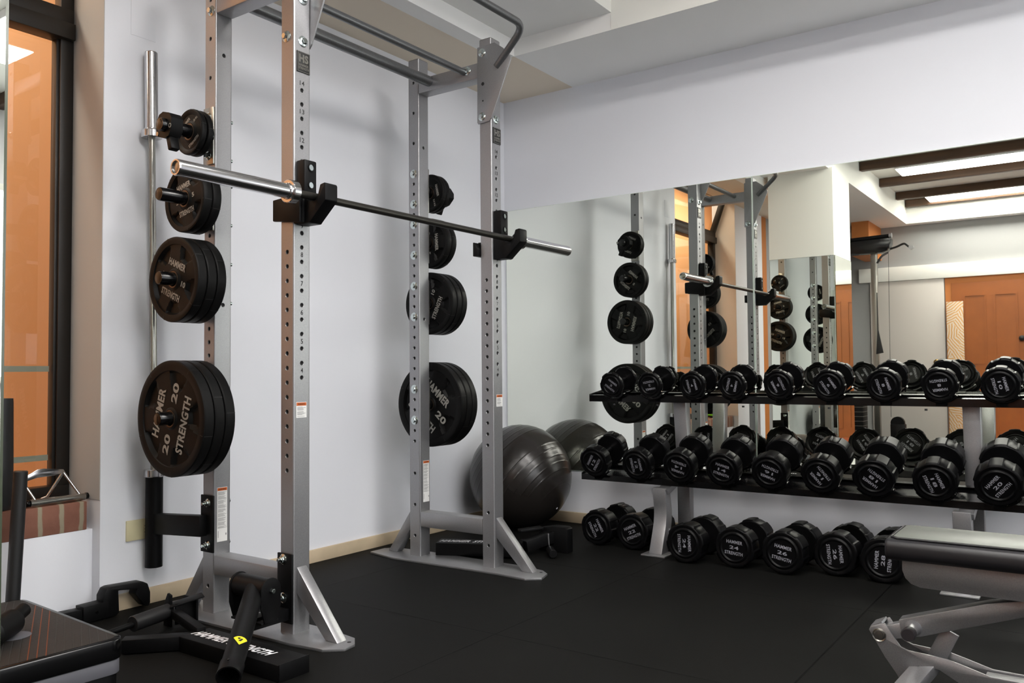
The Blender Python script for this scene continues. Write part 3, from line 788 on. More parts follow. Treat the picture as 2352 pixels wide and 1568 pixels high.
KINDS = {
 '20': dict(R=.212, t=.0425, npk=5, text=dict(lens=(.185, .212), hts=(.042,), offs=(.078, .080), nums=[('20', (-.097, 0), .074, .036), ('20', (.097, 0), .074, .036)])),
 '10': dict(R=.157, t=.0395, npk=5, text=dict(lens=(.108, .118), hts=(.026,), offs=(.057, .057), nums=[('10', (.062, 0), .026, .021), ('10', (-.062, 0), .026, .021)])),
 '5': dict(R=.1255, t=.037, npk=4, text=dict(lens=(.085, .09), hts=(.021,), offs=(.050, .050), nums=[('5', (.050, 0), .014, .017), ('5', (-.050, 0), .014, .017)])),
 '2.5': dict(R=.0965, t=.026, npk=0, text=dict(lens=(.062, .075), hts=(.015,), offs=(.050, .050), nums=[('2.5 KG', (.055, .02), .036, .010)])),
 '1.25': dict(R=.086, t=.022, npk=0, text=dict(lens=(.056, .068), hts=(.012,), offs=(.045, .045), nums=[('1.25 KG', (.050, .02), .034, .009)])),
}
PROTO = {}
def plate_proto(k):
    K = KINDS[k]; t = thing('weight_plate', '', 'weight plate', (0, 0, 0))
    pm_ = plate_mesh(K['R'], K['t'], K['npk']); sm_ = seam_mb(K['R'], K['t']); pm_.cur = 1; pm_.add(sm_.v, sm_.f)
    body = pm_.build('disc', ['ureth', 'dark'], t, ang=.45)
    for s in (-1, 1):
        plate_text(K['R'], K['t'], k, s, t, **K['text'])
        MB().lathe([(s*(K['t']/2-.004), .0262), (s*(K['t']/2-.0002), .0265), (s*(K['t']/2-.0002), .031), (s*(K['t']/2-.004), .0315)], 40, axis='x', close=False).build('hub_ring', 'ringorange', t)
    return t
def put_plate(k, x, y, z, a, label, group):
    if k not in PROTO: PROTO[k] = plate_proto(k); o = PROTO[k]
    else: o = copy_tree(PROTO[k])
    K = KINDS[k]
    o.location = (x, y, z - (.0015)); o.rotation_euler = (math.radians(a), 0, 0)
    o['label'] = label; o['group'] = group
    return o
SIDE = [('left', -1, 0), ('right', 1, W_)]
ang = {('left', '20', 0): -74, ('left', '10', 0): 22, ('left', '5', 0): -12, ('left', '1.25', 0): -32,
       ('right', '20', 2): 42, ('right', '10', 2): -65, ('right', '5', 1): 88, ('right', '2.5', 1): 78}
ordn = {0: 'outermost', 1: 'middle', 2: 'innermost'}
for side, s, cx in SIDE:
    for kk, n, z, gap in (('20', 3, PEGZ[3], .0435), ('10', 3, PEGZ[2], .0405), ('5', 2, PEGZ[1], .0395), (('1.25' if side == 'left' else '2.5'), 2, PEGZ[0], .028)):
        K = KINDS[kk]; base = HX+.008+.026 if kk not in ('1.25', '2.5') else HX+.008+.034
        for i in range(n):     # i = 0 outermost
            x = cx + s*(base + K['t']/2 + gap*(n-1-i))
            a_ = ang.get((side, kk, i), random.uniform(-160, 160))
            if n == 3: wh = ordn[i]
            else: wh = ('outer one' if i == 0 else 'inner one')
            peg = {'20': 'bottom', '10': 'third', '5': 'second', '1.25': 'top', '2.5': 'top'}[kk]
            put_plate(kk, x, D_, z, a_, 'black weight plate, %s of %s on the %s peg, %s side of rack' % (wh, {2: 'two', 3: 'three'}[n], peg, side), 'weight plates on the %s pegs' % side)
# lock collars on the two top pegs
def lockcollar(x, z, s, rz, label):
    t = thing('lock_collar', label, 'collar', (x, D_, z), group='barbell lock collars kept on the top pegs')
    mb = MB()
    prof = [(-.046, -.012), (-.040, .030), (-.020, .046), (.018, .048), (.040, .036), (.050, .010), (.048, -.020), (.030, -.044), (-.012, -.048), (-.036, -.036)]
    m1 = MB(); T = Matrix.Translation((x, D_, z)) @ Matrix.Rotation(rz, 4, 'X')
    n = len(prof)
    ring = MB()
    outer = [(y, zz) for y, zz in prof]
    inner = []
    for y, zz in prof:
        a_ = math.atan2(zz, y); inner.append((.0262*math.cos(a_), .0262*math.sin(a_)))
    vs = []
    for xx in (-.024, .024):
        for (y, zz) in outer: vs.append((xx, y, zz))
        for (y, zz) in inner: vs.append((xx, y, zz))
    fs = []
    for i in range(n):
        j = (i+1) % n
        fs += [(i, j, n+j, n+i), (2*n+i, 3*n+i, 3*n+j, 2*n+j), (i, 2*n+i, 2*n+j, j), (n+i, n+j, 3*n+j, 3*n+i)]
    ring.add(vs, fs, T); ring.build('clamp_body', 'black', t)
    lv = MB(); lv.box(-.018, .018, -.012, .012, -.095, -.046, .004, T=T @ Matrix.Rotation(math.radians(-28), 4, 'X')); lv.build('lever', 'black', t)
    hg = MB(); hg.cyl(tuple(T @ Vector((-.026, .035, -.034))), tuple(T @ Vector((.026, .035, -.034))), .008, 14); hg.build('hinge_pin', 'satin', t)
    mk = MB(); mk.lathe([(-.0245, .0055), (-.0252, .0055), (-.0252, .0085), (-.0245, .0085)], 16, (0, 0, 0), 'x', T=T @ Matrix.Translation((0, -.038, .0)), close=False); mk.build('round_mark', 'letter', t)
lockcollar(-.205, PEGZ[0], -1, .2, 'black lock collar on the top left peg in front of the tiny plates')
lockcollar(W_+.195, PEGZ[0], 1, .9, 'black lock collar with hanging lever on the top right peg')

# ------------------------------------------------------------------ dumbbells
def head_mb(R, th, flip, L):
    """head from x=0 to th (front face at x=0); flip mirrors it to the far end"""
    n = 96; pads = 6
    prof = [(.0045, .001), (.0045, .60*R), (.0015, .635*R), (0, .66*R), (.0005, .69*R), (.0035, .72*R), (.0055, .77*R), (.0045, .80*R), (.0035, .90*R), (.0055, .955*R), (.0095, None), (th-.0075, None), (th-.003, .955*R), (th, .90*R), (th, .016)]
    vs = []; fs = []; m = len(prof)
    for i in range(n):
        a = 2*PI*(i+.5)/n; ph = (a*pads/(2*PI)) % 1
        out = R if ph < .58 else R-.0045
        for (x, r) in prof:
            rr = out if r is None else (min(r, out-.0015) if r > .9*R else r)
            vs.append((L-x if flip else x, rr*math.cos(a), rr*math.sin(a)))
    for i in range(n):
        j = (i+1) % n
        for k in range(m-1): fs.append((i*m+k, j*m+k, j*m+k+1, i*m+k+1))
    fs.append([i*m for i in range(n)])
    mb = MB(); mb.add(vs, fs); return mb
DB = {2: (.069, .185), 4: (.070, .195), 6: (.072, .21), 8: (.073, .225), 10: (.074, .24), 12: (.081, .255), 14: (.083, .27), 16: (.084, .285), 18: (.086, .30), 20: (.088, .31), 22: (.091, .315), 24: (.093, .325), 26: (.095, .335), 28: (.096, .345)}
DPROTO = {}
def dumbbell(n):
    R, L = DB[n]; th = (L-.130)/2
    t = thing('dumbbell', '', 'dumbbell', (0, 0, 0))
    MB().lathe([(th-.004, .0145), (th+.012, .0145), (L/2, .0170), (L-th-.012, .0145), (L-th+.004, .0145)], 24, axis='x').build('handle', 'chrome', t)
    for flip in (False, True):
        h = head_mb(R, th, flip, L).build('head', 'ureth2', t, ang=.5)
        x = L-.0042 if flip else .0042; sgn = 1 if flip else -1
        U = (0, sgn, 0); O = (x, 0, 0)
        for s_, w_, h_, off in (('HAMMER', .80*R, .165*R, (0, .27*R)), ('STRENGTH', .90*R, .165*R, (0, -.27*R)), (str(n), (.46 if n > 9 else .19)*R, .165*R, (0, 0))):
            mb = MB(); put_text(mb, s_, w_, h_, O, U, (0, 0, 1), off, bold=.02); mb.build('number' if s_.isdigit() else 'lettering', 'letterb', h)
    return t
def put_db(n, P, a, tilt, label, group, yaw=0):
    if n not in DPROTO: DPROTO[n] = dumbbell(n); o = DPROTO[n]
    else: o = copy_tree(DPROTO[n])
    o.location = P; o.rotation_euler = (math.radians(a), -math.radians(tilt), math.radians(yaw)); o['label'] = label; o['group'] = group
    return o
nums = ['leftmost', 'second from left', 'third from left', 'fourth from left', 'fifth from left', 'sixth from left', 'seventh from left', 'eighth from left', 'ninth from left', 'tenth, at the right edge']
TX, TTILT = 1.93, 12
LX, LTILT = 1.80, 17
top = [(2, -.205, .829, 38), (2, -.426, .827, 171), (4, -.656, .827, 80), (4, -.86, .828, 107), (6, -1.082, .828, 248), (6, -1.31, .829, 60), (8, -1.54, .829, 75), (8, -1.759, .830, 173), (10, -1.981, .830, 78), (10, -2.20, .830, 20)]
low = [(12, -.167, .438, -55), (12, -.41, .438, 85), (14, -.635, .439, 197), (14, -.854, .440, 17), (16, -1.075, .438, 202), (16, -1.299, .439, 235), (18, -1.518, .440, 220), (18, -1.75, .438, 70), (20, -1.975, .440, -50), (20, -2.195, .440, 30)]
for i, (n, y, z, a) in enumerate(top):
    put_db(n, (TX, y, .757+DB[n][0]), a, TTILT, 'black dumbbell marked %d, %s on the top shelf' % (n, nums[i]), 'dumbbells on the top shelf')
for i, (n, y, z, a) in enumerate(low):
    put_db(n, (LX, y, .352+DB[n][0]), a, LTILT, 'black dumbbell marked %d, %s on the lower shelf' % (n, nums[i]), 'dumbbells on the lower shelf')
flo = [(22, 1.849, -.150, 62, 0), (22, 1.845, -.358, -25, -2), (24, 1.715, -.698, 88, 0), (24, 1.747, -.926, 5, 1), (26, 1.745, -1.146, 10, 0), (26, 1.84, -1.345, 85, -1), (28, 1.82, -1.545, -85, 0)]
fln = ['leftmost', 'second from left, beside the rack foot', 'third from left', 'fourth from left', 'fifth from left', 'sixth from left', 'half behind the bench pad']
for i, (n, x, y, a, yw) in enumerate(flo):
    put_db(n, (x, y, DB[n][0]+.001), a, 0, 'black dumbbell marked %d on the floor, %s' % (n, fln[i]), 'dumbbells on the floor', yw)

# ------------------------------------------------------------------ dumbbell rack
dr = thing('dumbbell_rack', 'two tier dumbbell rack with black shelves and silver legs before the mirror', 'rack', (2.0, -1.2, 0))
YA, YE = -.045, -2.32
def tray(X0, z0, tilt, depth, fh):
    """lower edge of the front lip at X0,z0; a folded black sheet tray rising to the back"""
    c_, s_ = math.cos(math.radians(tilt)), math.sin(math.radians(tilt))
    def Q(u, v): return (X0+u*c_-v*s_, z0+u*s_+v*c_)
    f = [(X0, z0), (X0+.003, z0), (X0+.004, z0+fh-.004), (X0+.022, z0+fh+.001), (X0+.022, z0+fh+.004), (X0, z0+fh)]
    MB().prism(f, 'y', YE, YA).build('front_rail', 'blackgloss', dr)
    MB().prism([Q(.002, .001), Q(depth, .001), Q(depth, .004), Q(.002, .004)], 'y', YE, YA).build('tray_floor', 'blackgloss', dr)
    r = [Q(depth-.004, .003), Q(depth-.004, .016), Q(depth-.02, .016), Q(depth-.02, .019), Q(depth, .019), Q(depth, .003)]
    MB().prism(r, 'y', YE, YA).build('rear_rail', 'blackgloss', dr)
    e = [(X0, z0), (X0, z0+fh+.006), Q(depth, .03), Q(depth, 0)]
    for y in (YA, YE): MB().prism(e, 'y', y, y+.004).build('end_plate', 'blackgloss', dr)
    return Q
Qt = tray(1.988, .739, TTILT, .150, .034)
Ql = tray(1.896, .330, LTILT, .190, .030)
def saddles(lst, X0, zb, tilt, Q, depth, fh):
    for (n, y, z, a) in lst:
        R, L = DB[n]; th = (L-.130)/2
        T = Matrix.Translation((X0, y, zb+R)) @ Matrix.Rotation(-math.radians(tilt), 4, 'Y')
        for xx in (min(.034, th*.5+.012), L-min(.034, th*.5+.012)):
            inner = arc(0, 0, R+.0015, 218, 322, 12); outer = arc(0, 0, R+.010, 322, 218, 12)
            k = MB(); k.prism(inner+outer, 'x', xx-.014, xx+.014, .001, T=T)
            k.box(xx-.012, xx+.012, -.020, .020, -R-.020, -R-.006, T=T)
            if xx < .1: k.box(xx-.004, xx+.055, -.018, .018, -R-.022, -R-.010, T=T)
            k.build('saddle', 'blackgloss', dr)
saddles(top, TX, .757, TTILT, Qt, .185, .020)
saddles(low, LX, .352, LTILT, Ql, .25, .020)
for yc in (-.530, -1.86):
    y0, y1 = yc-.034, yc+.034
    fl = [(1.862, .335), (1.868, .20), (1.858, .10), (1.835, .008)]
    left = fillet([(1.845, 0, .322), (1.868, 0, .18), (1.798, 0, .008)], .09, 8); right = [(p_[0]+.058+.018*(1-p_[2]/.322), 0, p_[2]) for p_ in left]
    poly = [(p_[0], p_[2]) for p_ in left] + [(p_[0], p_[2]) for p_ in right[::-1]]
    MB().prism(poly, 'y', y0+.02, y1+.02, .003).build('front_leg', 'silver', dr)
    MB().box(1.765, 1.885, yc-.045, yc+.095 if yc < -1 else yc+.082, 0, .008, .002).build('foot_plate', 'silver', dr)
    MB().prism([(2.100, .0), (2.150, .0), (2.150, .40), (2.120, .765), (2.060, .748), (2.098, .40)], 'y', y0, y1, .003).build('rear_post', 'silver', dr)
    MB().box(2.07, 2.18, yc-.055, yc+.055, 0, .008, .002).build('foot_plate', 'silver', dr)
    MB().boxbar((1.89, yc+.0, .10), (2.11, yc, .045), .05, .04).build('base_tube', 'gunmetal', dr)
    MB().lathe([(-.004, 0), (-.004, .012), (.004, .012), (.012, .008), (.012, 0)], 16, (1.955, yc+.026, .085), 'y').build('bolt', 'bolt', dr)
    MB().prism([(1.85, .316), (2.05, .368), (2.05, .34), (1.87, .29)], 'y', y0+.01, y1-.0, .002).build('shelf_bracket', 'silver', dr)
for y in (-.2, -.45, -.9, -1.3, -1.7, -2.1):
    MB().cyl((1.975, y, .722), (1.975, y, .730), .006, 10).build('rail_screw', 'dark', dr)

# ------------------------------------------------------------------ exercise ball
def ball():
    t = thing('exercise_ball', 'large shiny dark grey exercise ball between rack and mirror', 'ball', (2.047, .458, 0))
    R = .298; n = 96; m = 140
    ax = Vector((.008, -.827, -.558)).normalized()
    T = Matrix.Translation((2.047, .458, R+.001)) @ ax.to_track_quat('Z', 'X').to_matrix().to_4x4()
    prof = []; m = 300
    for k in range(m+1):
        a = PI*k/m; deg = math.degrees(a); g = 0
        for c_ in (30, 46, 54, 62, 70, 78, 102, 110, 118, 126, 134, 150):
            dd = abs(deg-c_)
            if dd < .9: g = max(g, .0014*(1-dd/.9))
        r = R+g-.0022; prof.append((-r*math.cos(a), max(1e-5, r*math.sin(a))))
    MB().lathe(prof, n, axis='z', T=T, close=False).build('shell', 'ball', t, ang=3)
    c = T @ Vector((0, 0, R-.002)); MB().lathe([(-.002, 0), (-.002, .008), (.001, .006), (.002, 0)], 14, axis='z', T=Matrix.Translation(c) @ ax.to_track_quat('Z', 'X').to_matrix().to_4x4()).build('valve_plug', 'white', t)
ball()

# ------------------------------------------------------------------ bench
be = thing('weight_bench', 'flat adjustable weight bench with black vinyl pad and silver frame', 'bench', (.58, -2.4, 0))
BY1 = -1.832; BY0 = -3.05
pd = MB()
prof = [(.452, .405), (.462, .390), (.575, .382), (.688, .390), (.700, .405), (.700, .430), (.688, .446), (.575, .449), (.466, .446), (.454, .434)]
pd.prism(prof, 'y', BY0, BY1, .010)
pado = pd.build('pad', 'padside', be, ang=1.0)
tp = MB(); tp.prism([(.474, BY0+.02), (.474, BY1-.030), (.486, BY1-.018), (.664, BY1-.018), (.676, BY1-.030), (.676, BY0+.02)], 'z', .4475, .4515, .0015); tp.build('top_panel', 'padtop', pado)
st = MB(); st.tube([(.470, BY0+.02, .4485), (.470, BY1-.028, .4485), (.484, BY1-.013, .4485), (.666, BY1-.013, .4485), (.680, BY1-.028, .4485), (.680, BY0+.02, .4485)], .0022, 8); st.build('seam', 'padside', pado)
pl = [(-1.867, .389), (-1.867, .358), (-1.874, .338), (-1.888, .324), (-1.910, .317), (-1.967, .316), (-2.5, .311), (-2.5, .389)]
for x in (.500, .655): MB().prism(pl, 'x', x, x+.005, .001).build('side_plate', 'silver', be)
lk = [(-1.843, .207), (-2.06, .284), (-2.5, .39), (-2.5, .34), (-2.142, .26), (-1.897, .169), (-1.852, .160)]
MB().prism(lk, 'x', .560, .610, .003).build('seat_link', 'silver', be)
MB().prism([(-1.795, .178), (-1.848, .198), (-1.862, .160), (-1.81, .143)], 'x', .566, .604, .002).build('link_tongue', 'silver', be)
yk = [(-1.767, .170), (-1.772, .180), (-1.809, .195), (-1.820, .179), (-1.833, .158), (-1.849, .137), (-1.868, .130), (-1.919, .127), (-1.963, .124), (-1.996, .116), (-2.063, .098), (-2.3, .094), (-2.3, .045), (-2.02, .050), (-1.944, .092), (-1.889, .093), (-1.858, .026), (-1.836, .062), (-1.808, .101)]
for x in (.550, .614): MB().prism(yk, 'x', x, x+.006, .001).build('hinge_plate', 'silver', be)
MB().prism([(-1.768, .172), (-1.772, .182), (-1.80, .196), (-1.803, .190), (-1.777, .178), (-1.773, .170)], 'x', .553, .617).build('hinge_bridge', 'silver', be)
MB().lathe([(-.001, 0), (-.001, .0115), (-.0055, .0105), (-.006, .0), ], 24, (.550, -1.794, .160), 'x').build('hinge_pin', 'satin', be)
MB().lathe([(0, .0125), (-.003, .0175), (0, .0185)], 28, (.550, -1.794, .160), 'x', close=False).build('washer', 'satin', be)
MB().lathe([(0, .022), (-.012, .0165), (-.05, .016)], 24, (.560, -1.880, .190), 'x').build('stop_peg', 'silver', be)
MB().lathe([(-.048, .0175), (-.070, .0185), (-.075, .016), (-.075, 0)], 24, (.560, -1.880, .190), 'x').build('rubber_cap', 'rubberknob', be)
MB().boxbar((.585, -1.915, .095), (.46, -1.86, .030), .058, .030, (0, 0, 1)).build('foot_tube', 'silver', be)
MB().boxbar((.606, -1.966, .185), (.600, -1.926, .098), .012, .046, (0, 1, 0)).build('far_strut', 'silver', be)
MB().box(.565, .605, -2.9, -2.05, .050, .094, .003).build('base_beam', 'silver', be)
MB().cyl((.44, -1.80, .026), (.50, -1.835, .026), .024, 24, bev=.003).build('end_cap', 'rubberknob', be)
MB().cyl((.36, -2.80, .026), (.80, -2.80, .026), .024, 24, bev=.003).build('rear_foot_tube', 'silver', be)
MB().box(.565, .605, -2.83, -2.77, .026, .37, .003).build('rear_post', 'silver', be)

# ------------------------------------------------------------------ landmine on the front left upright
lm = thing('landmine_attachment', 'black pivoting bar sleeve bolted to the foot of the front left upright', 'bar sleeve', (-.2, -.045, 0))
MB().box(-HX-.0085, -HX-.0005, -.036, .040, .045, .282, .002).build('mounting_plate', 'black', lm)
for z in (.262, .130):
    mb = MB(); bolt(mb, (-HX-.0085, .008, z), (-1, 0, 0), .0105, nut=True); mb.build('bolt', 'bolt', lm)
MB().box(-.235, -HX-.008, -.022, .024, .058, .098, .003).build('arm', 'black', lm)
for y in (.102, -.062):
    MB().prism(arc(-.155, .190, .040, 0, 180, 12)+[(-.195, .135), (-.180, .085), (-.130, .085), (-.115, .135)], 'y', y-.003, y+.003, .001).build('fork_plate', 'black', lm)
MB().box(-.190, -.120, -.060, .100, .080, .088, .002).build('fork_base', 'black', lm)
MB().lathe([(0, 0), (0, .038), (.150, .038), (.150, 0)], 36, (-.155, -.055, .188), 'y').build('pivot_sleeve', 'black', lm)
for y in (.105, -.065):
    mb = MB(); bolt(mb, (-.155, y, .188), (0, 1 if y > 0 else -1, 0), .008, flange=False); mb.build('bolt', 'bolt', lm)
pa, pb = Vector((-.155, .015, .188)), Vector((-.485, -.292, .050))
dv = (pb-pa).normalized()
TT = Matrix.Translation(pa) @ dv.to_track_quat('Z', 'Y').to_matrix().to_4x4(); LL = (pb-pa).length
tb = MB().lathe([(.02, .0325), (LL-.06, .0325), (LL-.055, .0355), (LL, .0355), (LL, .031), (LL-.12, .031), (LL-.12, 0)], 36, axis='z', T=TT, close=False).build('bar_tube', 'black', lm)
# yellow sticker wrapped on the tube
nv = (Vector((-.12, -.30, .30))); nv = (nv - dv*nv.dot(dv)).normalized(); sv = dv.cross(nv)
def on_tube(s_, w_, r=.0330):
    a_ = w_/r; return pa + dv*s_ + (nv*math.cos(a_) + sv*math.sin(a_))*r
def patch(mb, poly_fn, ns=10, r=.0331):
    vs = []; fs = []
    for i in range(ns+1):
        u = i/ns; w0, w1, s0 = poly_fn(u)
        for j in range(7): vs.append(tuple(on_tube(s0, w0+(w1-w0)*j/6, r)))
    for i in range(ns):
        for j in range(6): fs.append((i*7+j, i*7+j+1, (i+1)*7+j+1, (i+1)*7+j))
    mb.add(vs, fs)
s0 = LL*.70
mb = MB(); patch(mb, lambda u: (-.022*(1-u)**.9, .022*(1-u)**.9, s0+.034*u)); patch(mb, lambda u: (-.022*math.sqrt(max(0, 1-(1-u)**2)), .022*math.sqrt(max(0, 1-(1-u)**2)), s0-.006*(1-u)))
stk = mb.build('warning_sticker', 'yellow', tb)
mb = MB(); patch(mb, lambda u: (-.008+.006*u, -.002+.008*u, s0+.004+.014*u), r=.0334); patch(mb, lambda u: (.000+.003*u, .009-.002*u, s0+.001+.008*u), r=.0334)
mb.build('pinch_pictogram', 'dark', stk)
q = on_tube(LL-.03, .016, .0355); MB().lathe([(0, .004), (.003, .003), (.004, 0)], 12, axis='z', T=Matrix.Translation(q) @ (q-(pa+dv*(LL-.03))).to_track_quat('Z', 'Y').to_matrix().to_4x4()).build('set_screw', 'blackgloss', tb)

# ------------------------------------------------------------------ black attachments on the floor
da = thing('dip_attachment', 'black attachment with white lettering lying in front of the rack', 'rack attachment', (-.29, -.09, 0))
bm_ = MB(); bm_.box(-.345, -.232, -.335, .160, 0.0, .050, .003)
beam = bm_.build('beam', 'black', da)
MB().box(-.345, -.232, -.339, -.335, 0.0, .053, .001).build('end_plate', 'black', beam)
mb = MB(); put_text(mb, 'HAMMER', .170, .040, (-.290, 0, .0506), (0, -1, 0), (1, 0, 0), (-.062, .002), shear=.28, bold=.035); mb.build('lettering', 'white', beam)
mb = MB(); put_text(mb, 'STRENGTH', .200, .040, (-.290, 0, .0506), (0, -1, 0), (1, 0, 0), (.135, .002), shear=.28, bold=.035); mb.build('lettering', 'white', beam)
MB().boxbar((-.29, .145, .026), (-.455, .300, .026), .05, .044).build('angled_leg', 'black', da)
MB().boxbar((-.275, .14, .050), (-.19, .435, .050), .03, .030).build('link_bar', 'black', da)
MB().cyl((-.355, .415, .050), (-.20, .440, .055), .027, 24, bev=.002).build('handle_sleeve', 'grip', da)
MB().cyl((-.50, .39, .044), (-.355, .415, .048), .010, 14).build('rod', 'black', da)
MB().prism([(.425, .0), (.425, .112), (.445, .118), (.468, .075), (.468, .0)], 'x', -.206, -.197, .002).build('hook_plate', 'black', da)
MB().prism([(.385, .01), (.385, .088), (.46, .092), (.475, .075), (.46, .01)], 'x', -.128, -.119, .002).build('hook_plate', 'black', da)
MB().boxbar((-.205, .435, .074), (-.10, .385, .098), .06, .006, (0, 0, 1)).build('top_plate', 'black', da)
MB().box(-.200, -.124, .40, .408, .01, .085, .002).build('web_plate', 'black', da)

sa = thing('spotter_arm', 'black rack arm with square hook end lying along the back skirting', 'rack attachment', (-.35, .75, 0))
MB().boxbar((-.575, .770, .028), (-.335, .745, .028), .045, .050).build('arm_tube', 'black', sa)
MB().boxbar((-.365, .745, .032), (-.270, .745, .034), .056, .060).build('socket', 'black', sa)
ck = [(-.292, .002), (-.292, .085), (-.278, .110), (-.262, .114), (-.135, .108), (-.114, .096), (-.103, .062), (-.103, .020), (-.112, .008), (-.124, .012), (-.166, .066), (-.158, .084), (-.232, .094), (-.228, .012), (-.240, .002)]
MB().prism(ck, 'y', .718, .768, .004).build('hook_end', 'black', sa)
MB().lathe([(0, .006), (-.0015, .005), (-.002, 0)], 14, (-.315, .717, .033), 'y').build('bolt', 'blackgloss', sa)

db2 = thing('dip_attachment', 'black attachment with white lettering on the floor behind the right rack side', 'rack attachment', (1.3, .3, 0))
Tm = Matrix.Translation((1.285, .285, 0)) @ Matrix.Rotation(math.radians(26), 4, 'Z')
bm_ = MB(); bm_.box(-.055, .055, -.30, .12, .0105, .070, .003, T=Tm); beam = bm_.build('beam', 'black', db2)
for s_, w_, o_ in (('HAMMER', .15, .02), ('STRENGTH', .18, .20)):
    mb = MB(); put_text(mb, s_, w_, .045, Tm @ Vector((0, .05, .0706)), Tm.to_3x3() @ Vector((0, -1, 0)), Tm.to_3x3() @ Vector((1, 0, 0)), (o_-.0, 0), shear=.25, bold=.035); mb.build('lettering', 'white', beam)
rk = thing('rack_bracket', 'black bracket with a silver pin on the floor below the exercise ball', 'rack attachment', (1.52, .03, 0))
MB().boxbar((1.46, .035, .045), (1.62, -.03, .075), .06, .055).build('arm', 'black', rk)
MB().prism([(-.13, .0), (-.13, .118), (-.115, .128), (-.04, .128), (.04, .112), (.04, .0)], 'x', 1.600, 1.655, .004).build('cup', 'black', rk)
MB().boxbar((1.60, .02, .115), (1.50, .09, .108), .05, .012).build('top_plate', 'black', rk)
MB().cyl((1.566, -.046, .001), (1.566, -.040, .098), .0055, 14).build('pin', 'chrome', rk)
MB().cyl((1.55, -.06, .022), (1.47, -.13, .022), .020, 18, bev=.002).build('stub_tube', 'black', rk)

# ------------------------------------------------------------------ aerobic step and things near the window
sp = thing('aerobic_step', 'black aerobic step with ribbed brown top beside the rack', 'step', (-.81, .35, 0), math.radians(-3.0))
def rrect(x0, x1, y0, y1, r, n=6): return arc(x1-r, y1-r, r, 0, 90, n)+arc(x0+r, y1-r, r, 90, 180, n)+arc(x0+r, y0+r, r, 180, 270, n)+arc(x1-r, y0+r, r, 270, 360, n)
def spb(mb, name, m, par=None, ang=.6):
    o = mb.build(name, m, None, ang=ang); o.parent = par if par else sp; return o
hx, hy = .205, .350
o = MB().prism(rrect(-hx, hx, -hy, hy, .04), 'z', .092, .150, .010); deck = spb(o, 'deck', 'blackgloss', ang=.9)
spb(MB().prism(rrect(-hx+.016, hx-.016, -hy+.016, hy-.016, .03), 'z', .1495, .1515), 'ribbed_top', 'steptop', deck)
spb(MB().prism(rrect(-hx+.004, hx-.004, -hy+.004, hy-.004, .038), 'z', .052, .092, .002), 'grey_band', 'greyplastic')
spb(MB().prism(rrect(-hx+.01, hx-.01, -hy+.01, hy-.01, .035), 'z', .001, .052, .002), 'foot_block', 'black')
ov = [(.008+.045*math.cos(2*PI*k/28), -.085+.045*math.sin(2*PI*k/28)) for k in range(28)]
spb(MB().prism(ov, 'z', .1516, .1526), 'oval_badge', 'greyplastic', deck)
hd = thing('hand_weight', 'small black hand weight resting on the aerobic step at the left edge', 'hand weight', (-.85, .24, .152))
MB().cyl((-.905, .190, .190), (-.800, .285, .190), .037, 24, bev=.010).build('body', 'ureth', hd)
MB().cyl((-.802, .283, .195), (-.750, .325, .207), .021, 20, bev=.005).build('neck', 'ureth', hd)
pt = thing('tall_tube', 'matte black round tube standing upright below the window sill', 'tube', (-.60, .735, 0))
MB().cyl((-.606, .735, .002), (-.578, .737, .575), .0225, 28, bev=.003).build('tube', 'grip', pt)
sb = thing('rolled_mat', 'tall black roll standing on the brick sill at the left edge', 'mat', (-.585, .905, .426))
MB().lathe([(0, 0), (0, .046), (.02, .050), (.20, .049), (.38, .047), (.395, .046), (.392, .03), (.36, 0)], 24, (-.580, .905, .427), 'z').build('roll', 'grip', sb)
# cable row handle on the sill
ch = thing('row_handle', 'chrome triangle cable handle lying on the brick sill', 'cable handle', (-.39, .875, .426))
MB().tube([(-.495, .850, .442), (-.285, .872, .440)], .0135, 20).build('grip_bar', 'satin', ch)
for x, y, s_ in ((-.497, .850, -1), (-.283, .872, 1)): MB().cyl((x-.004*s_*0, y, .4415), (x+.012*s_, y+.001*s_, .4415), .0125, 18, bev=.002).build('end_cap', 'blackgloss', ch)
MB().tube([(-.476, .852, .452), (-.505, .885, .520)], .0055, 12).build('side_rod', 'chrome', ch)
MB().tube([(-.305, .870, .452), (-.350, .900, .535)], .0055, 12).build('side_rod', 'chrome', ch)
MB().tube([(-.352, .902, .535), (-.395, .93, .448), (-.412, .94, .440)], .0055, 12).build('side_rod', 'chrome', ch)
MB().prism([(-.505, .512), (-.500, .530), (-.445, .556), (-.425, .558), (-.350, .548), (-.343, .536), (-.385, .528), (-.445, .526)], 'y', .900, .904, .001).build('link_plate', 'chrome', ch)
# socket, hatch outline
so = thing('wall_socket', 'cream wall socket plate low on the white back wall', 'socket', (-.11, YW, .297))
MB().box(-.166, -.052, YW-.009, YW, .257, .336, .002).build('cover_plate', 'cream', so)
mb = MB().box(-.0985, -.0815, YW-.0100, YW-.0088, .276, .317, .0008); ins = mb.build('insert', 'cream', so)
for z in (.284, .2965, .309): MB().lathe([(0, .0026), (-.0014, .0026)], 12, (-.090, YW-.0098, z), 'y').build('pin_hole', 'dark', ins)
hp = MB().box(-.161, -.055, YW-.002, YW, 2.253, 2.40, .0008).build('wall_hatch', 'wall'); tag(hp, 'small white painted-over hatch high on the back wall', 'hatch')
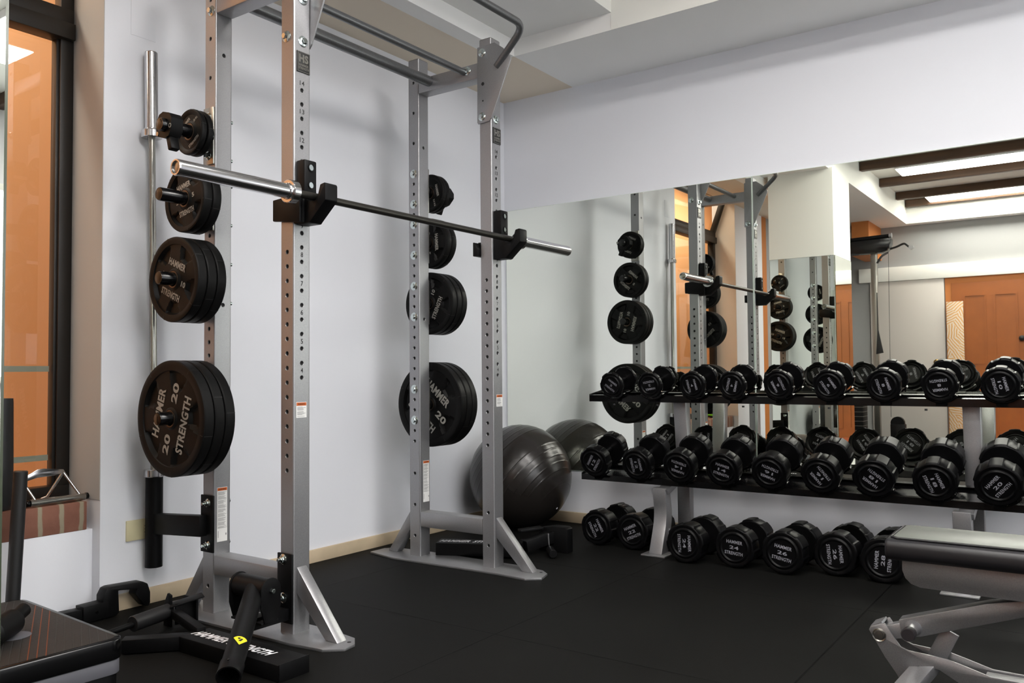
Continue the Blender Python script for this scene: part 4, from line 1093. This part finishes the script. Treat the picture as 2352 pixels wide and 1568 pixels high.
# training shoe like item with green trim on the sill (seen in the mirror)
gs = thing('training_glove', 'black and neon green padded item on the brick sill, seen in the mirror', 'glove', (-1.45, .90, .426))
MB().prism([(-1.58, .428), (-1.32, .428), (-1.32, .47), (-1.40, .50), (-1.46, .56), (-1.54, .56), (-1.60, .50)], 'y', .855, .935, .012).build('padding', 'grip', gs, ang=1.2)
MB().prism([(-1.585, .448), (-1.315, .448), (-1.315, .462), (-1.40, .468), (-1.47, .53), (-1.50, .525), (-1.44, .462), (-1.585, .462)], 'y', .850, .940, .002).build('trim', 'green', gs)

# ------------------------------------------------------------------ cable machine (far side, seen in the mirror)
cm = thing('cable_machine', 'cable machine with silver posts and black top beam, seen in the mirror', 'cable machine', (-3.9, -.1, 0))
MB().box(-3.94, -3.86, -.150, -.085, .08, 2.27, .004).build('post', 'satin', cm)
MB().box(-3.94, -3.86, .52, .58, .08, 2.27, .004).build('post', 'satin', cm)
MB().box(-3.97, -3.83, -.20, .62, 0, .08, .006).build('base', 'black', cm)
MB().prism([(.60, 2.275), (.60, 2.43), (-.27, 2.455), (-.315, 2.43), (-.315, 2.37), (-.28, 2.29), (-.22, 2.27)], 'x', -3.98, -3.82, .008).build('top_beam', 'blackgloss', cm)
MB().cyl((-3.82, .60, 2.43), (-3.82, -.31, 2.455), .022, 18).build('beam_tube', 'black', cm)
MB().lathe([(0, 0), (0, .03), (.03, .03), (.03, 0)], 18, (-3.82, -.335, 2.455), 'y').build('beam_cap', 'silver', cm)
MB().tube(fillet([(-3.9, -.30, 2.31), (-3.87, -.38, 2.325), (-3.86, -.46, 2.36), (-3.84, -.52, 2.30)], .03), .012, 12).build('pull_up_grip', 'grip', cm)
MB().lathe([(-.02, 0), (-.02, .027), (.02, .027), (.02, 0)], 18, (-3.84, -.535, 2.30), 'x').build('grip_end', 'silver', cm)
MB().tube(fillet([(-3.86, -.28, 2.265), (-3.80, -.22, 2.22), (-3.80, -.17, 2.14)], .03), .012, 12).build('pull_up_grip', 'grip', cm)
MB().tube([(-3.86, -.285, 2.29), (-3.86, -.270, .34)], .0025, 8).build('cable', 'dark', cm)
MB().lathe([(-.03, 0), (-.03, .075), (.03, .075), (.03, 0)], 28, (-3.9, -.335, .27), 'x').build('pulley_cover', 'black', cm)
MB().box(-3.95, -3.85, -.42, -.26, 0, .26, .01).build('pulley_base', 'black', cm)
sk = MB().box(-4.02, -3.78, .02, .34, .12, .62, .01).build('weight_stack', 'black', cm)
for k in range(1, 9): MB().box(-4.022, -3.778, .018, .342, .12+k*.055, .124+k*.055).build('stack_gap', 'satin', sk)
ab = thing('ankle_strap', 'black cloth strap bag hanging from the cable machine post', 'strap', (-3.84, -.16, 1.08))
MB().prism([(-.150, 1.80), (-.158, 1.80), (-.160, 1.36), (-.21, 1.09), (-.13, 1.075), (-.148, 1.34)], 'x', -3.852, -3.830, .003).build('cloth', 'grip', ab)

# warm wall lamp of the far room corner is not in view; nothing else to light
